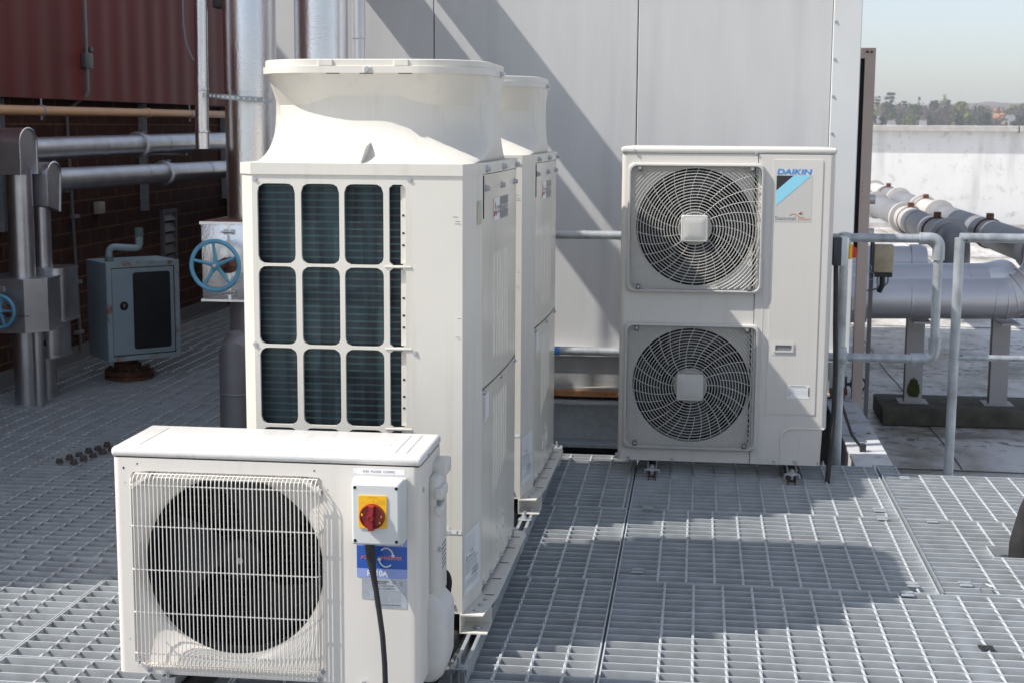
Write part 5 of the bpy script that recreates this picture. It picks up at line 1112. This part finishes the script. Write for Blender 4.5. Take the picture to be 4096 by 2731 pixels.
TR = [(215, 245, 62, 'pine', 250, 'cedar', 'dark flat-topped pine nearest the beige frame'), (410, 193, 92, 'pine', 255, 'cedar', 'tallest dark cedar of the skyline, layered crown'),
 (300, 335, 65, 'pink', 235, 'bare', 'pinkish bare tree below the tall cedar'), (385, 335, 110, 'dark', 228, 'round', 'dark bushy tree in front of the tall cedar'), (435, 425, 82, 'mid', 205, 'round', 'small rounded green tree low under the cedar'),
 (540, 345, 58, 'pink', 240, 'bare', 'brownish bare tree right of the tall cedar'), (612, 315, 60, 'pine', 250, 'cedar', 'small dark flat-topped pine in the middle of the left group'), (740, 362, 125, 'mid', 225, 'round', 'broad mid-green tree in front of the pointed conifer'),
 (828, 240, 62, 'dark', 245, 'cone', 'pointed dark conifer standing alone on the skyline'), (700, 505, 130, 'pale', 190, 'bare', 'low pale olive tree just above the coping'), (925, 420, 80, 'pink', 235, 'bare', 'purplish bare tree right of the pointed conifer'),
 (1055, 306, 105, 'dark', 240, 'round', 'large dark bluish tree left of the pale poplar'), (1192, 218, 78, 'pale', 262, 'bare', 'tall pale yellow-green tree in thin leaf'), (1255, 295, 62, 'pine', 238, 'round', 'dark upright tree overlapping the tall pale one'),
 (1190, 425, 190, 'bare', 205, 'bare', 'wide domed leafless grey-brown tree at the centre'), (1440, 325, 135, 'willow', 215, 'round', 'big yellow-green willow among the far trees'), (1412, 500, 72, 'dark', 195, 'round', 'dark bush at the foot of the willow'),
 (1640, 380, 52, 'pine', 225, 'cone', 'leftmost spruce of the dark clump right of the willow'), (1702, 400, 60, 'pine', 222, 'cone', 'middle spruce of the dark clump right of the willow'), (1758, 402, 52, 'pine', 226, 'cone', 'rightmost spruce of the dark clump right of the willow'),
 (1800, 480, 120, 'dark', 205, 'round', 'dark spreading tree below the three spruces'), (1565, 520, 95, 'mid', 200, 'round', 'green bush between the willow and the spruces'), (2088, 560, 50, 'bare', 190, 'bare', 'small bare tree in front of the houses'), (2162, 388, 42, 'pine', 260, 'cone', 'small dark conifer above the houses'),
 (2250, 378, 66, 'pale', 262, 'round', 'pale green tree near the right edge'), (2332, 345, 56, 'bare', 240, 'bare', 'tall bare brown tree at the right edge'), (2290, 505, 115, 'dark', 205, 'round', 'dark green spreading bush at the right edge, above the coping'),
 (285, 520, 58, 'dark', 190, 'round', 'dark rounded bush low beside the beige frame'), (172, 515, 48, 'dark', 195, 'round', 'dark bush touching the beige frame'), (622, 540, 52, 'dark', 188, 'cone', 'small dark cone-shaped bush above the coping'), (2010, 480, 75, 'bare', 232, 'bare', 'bare brownish tree behind the red-roofed houses'),
 (980, 520, 110, 'dark', 210, 'round', 'dark shrub mass left of the wide bare dome'), (490, 560, 120, 'bare', 200, 'bare', 'low brown thicket beside the pale bungalow'), (1940, 560, 90, 'bare', 200, 'bare', 'low brown thicket in front of the houses')]
for a, b, c, k, d, s, lb in TR: tree(a, b, c, k, d, lb, s)
ROOFR = mat('clay_roof', (.34, .14, .08), .8, var=.15, vscale=.8); ROOFG = mat('slate_roof', (.17, .17, .19), .7); RWALL = mat('render_wall', (.40, .36, .31), .8); BWALL = mat('brick_house_wall', (.38, .21, .15), .85)
def house(zx, zt, wpx, dist, yaw, wm, rm, label):
    dist *= 3.3; p = at(zx, zt, dist); L_ = wpx * .2747 / FPX * dist; D_ = 8; base = -5.2; eave = p.z - 3.2
    t = thing('house', label, 'house', (p.x, p.y, base), 'houses among the trees'); X = Matrix.Translation((p.x, p.y, 0)) @ Matrix.Rotation(yaw, 4, 'Z')
    m = M(wm); m.xf = X; m.box((-L_ / 2, -D_ / 2, base), (L_ / 2, D_ / 2, eave)); m.add([(-L_ / 2, -D_ / 2, eave), (-L_ / 2, D_ / 2, eave), (-L_ / 2, 0, p.z), (L_ / 2, -D_ / 2, eave), (L_ / 2, D_ / 2, eave), (L_ / 2, 0, p.z)], [(0, 1, 2), (3, 5, 4)]); obj('wall', m, t)
    m = M(rm); m.xf = X; e = .25
    for s in (-1, 1): m.add([(-L_ / 2 - e, s * (D_ / 2 + e), eave - .12), (L_ / 2 + e, s * (D_ / 2 + e), eave - .12), (L_ / 2 + e, 0, p.z + .05), (-L_ / 2 - e, 0, p.z + .05), (-L_ / 2 - e, s * (D_ / 2 + e), eave + .02), (L_ / 2 + e, s * (D_ / 2 + e), eave + .02), (L_ / 2 + e, 0, p.z + .19), (-L_ / 2 - e, 0, p.z + .19)], [(0, 1, 2, 3), (4, 5, 6, 7), (0, 1, 5, 4), (0, 3, 7, 4), (1, 2, 6, 5)])
    obj('roof', m, t)
    m = M(BWALL); m.xf = X; m.box((L_ * .3, -.3, eave), (L_ * .3 + .6, .3, p.z + .7)); obj('chimney', m, t)
    m = M(mat('house_window', (.03, .035, .04), .2)); m.xf = X
    for k in (-.28, .22): m.box((L_ * k - .5, -D_ / 2 - .05, eave - 1.6), (L_ * k + .5, -D_ / 2 - .01, eave - .4))
    obj('window', m, t)
house(1965, 425, 150, 262, .35, RWALL, ROOFR, 'pale house with clay roof, uppermost among the trees'); house(1985, 492, 120, 245, -.3, RWALL, ROOFR, 'orange-roofed house lower down among the trees'); house(1880, 440, 90, 268, .9, RWALL, ROOFR, 'small gabled house left of the uppermost roof')
house(2150, 520, 110, 240, .2, RWALL, ROOFG, 'white house with a slate roof by the right edge'); house(420, 600, 90, 190, .1, RWALL, ROOFG, 'pale bungalow low beside the dark bush'); house(880, 598, 90, 195, -.15, RWALL, ROOFG, 'low house with slate roof left of the bare dome'); house(215, 535, 90, 210, .1, BWALL, ROOFG, 'grey-roofed house end between two dark bushes')
# a far wood that reads as one mass behind and between the single trees
m = M(); vs = {}
for k in range(760):
    zx = random.uniform(-300, 4600); zt = random.uniform(410, 640) + (60 if 1850 < zx < 2150 else 0); p = at(zx, zt, random.uniform(820, 940)); kind = random.choice(('dark', 'dark', 'mid', 'bare', 'bare', 'pink', 'pale')); r = random.uniform(2.2, 4.2)
    m.use(LF[kind]); V = []; F_ = []
    for q in range(60):
        e = p + Vector((random.gauss(0, 1), random.gauss(0, 1), random.gauss(0, .8))).normalized() * r * random.random() ** .4
        x = Vector((random.gauss(0, 1), random.gauss(0, 1), random.gauss(0, .6))).normalized(); y_ = x.cross(Vector((random.gauss(0, 1), random.gauss(0, 1), random.gauss(0, 1)))).normalized(); s = random.uniform(.7, 1.4) * (.8 if kind in ('bare', 'pink') else 1.15); o = len(V)
        V += [e - x * s * .5, e + y_ * s * .4, e + x * s * .5, e - y_ * s * .4]; F_.append((o, o + 1, o + 2, o + 3))
    m.add(V, F_)
obj('woodland', m, kind='stuff')
# the air: one even pale haze round everything
m = M(); hm = bpy.data.materials.new('haze_air'); hm.use_nodes = True; nt = hm.node_tree; nt.nodes.clear(); ou = nt.nodes.new('ShaderNodeOutputMaterial'); pv = nt.nodes.new('ShaderNodeVolumePrincipled')
pv.inputs['Color'].default_value = (.92, .94, 1, 1); pv.inputs['Density'].default_value = .00036; nt.links.new(pv.outputs[0], ou.inputs['Volume'])
m.use(hm).box((-3600, -320, -15.6), (3600, 5200, 28)); obj('haze', m, kind='stuff')
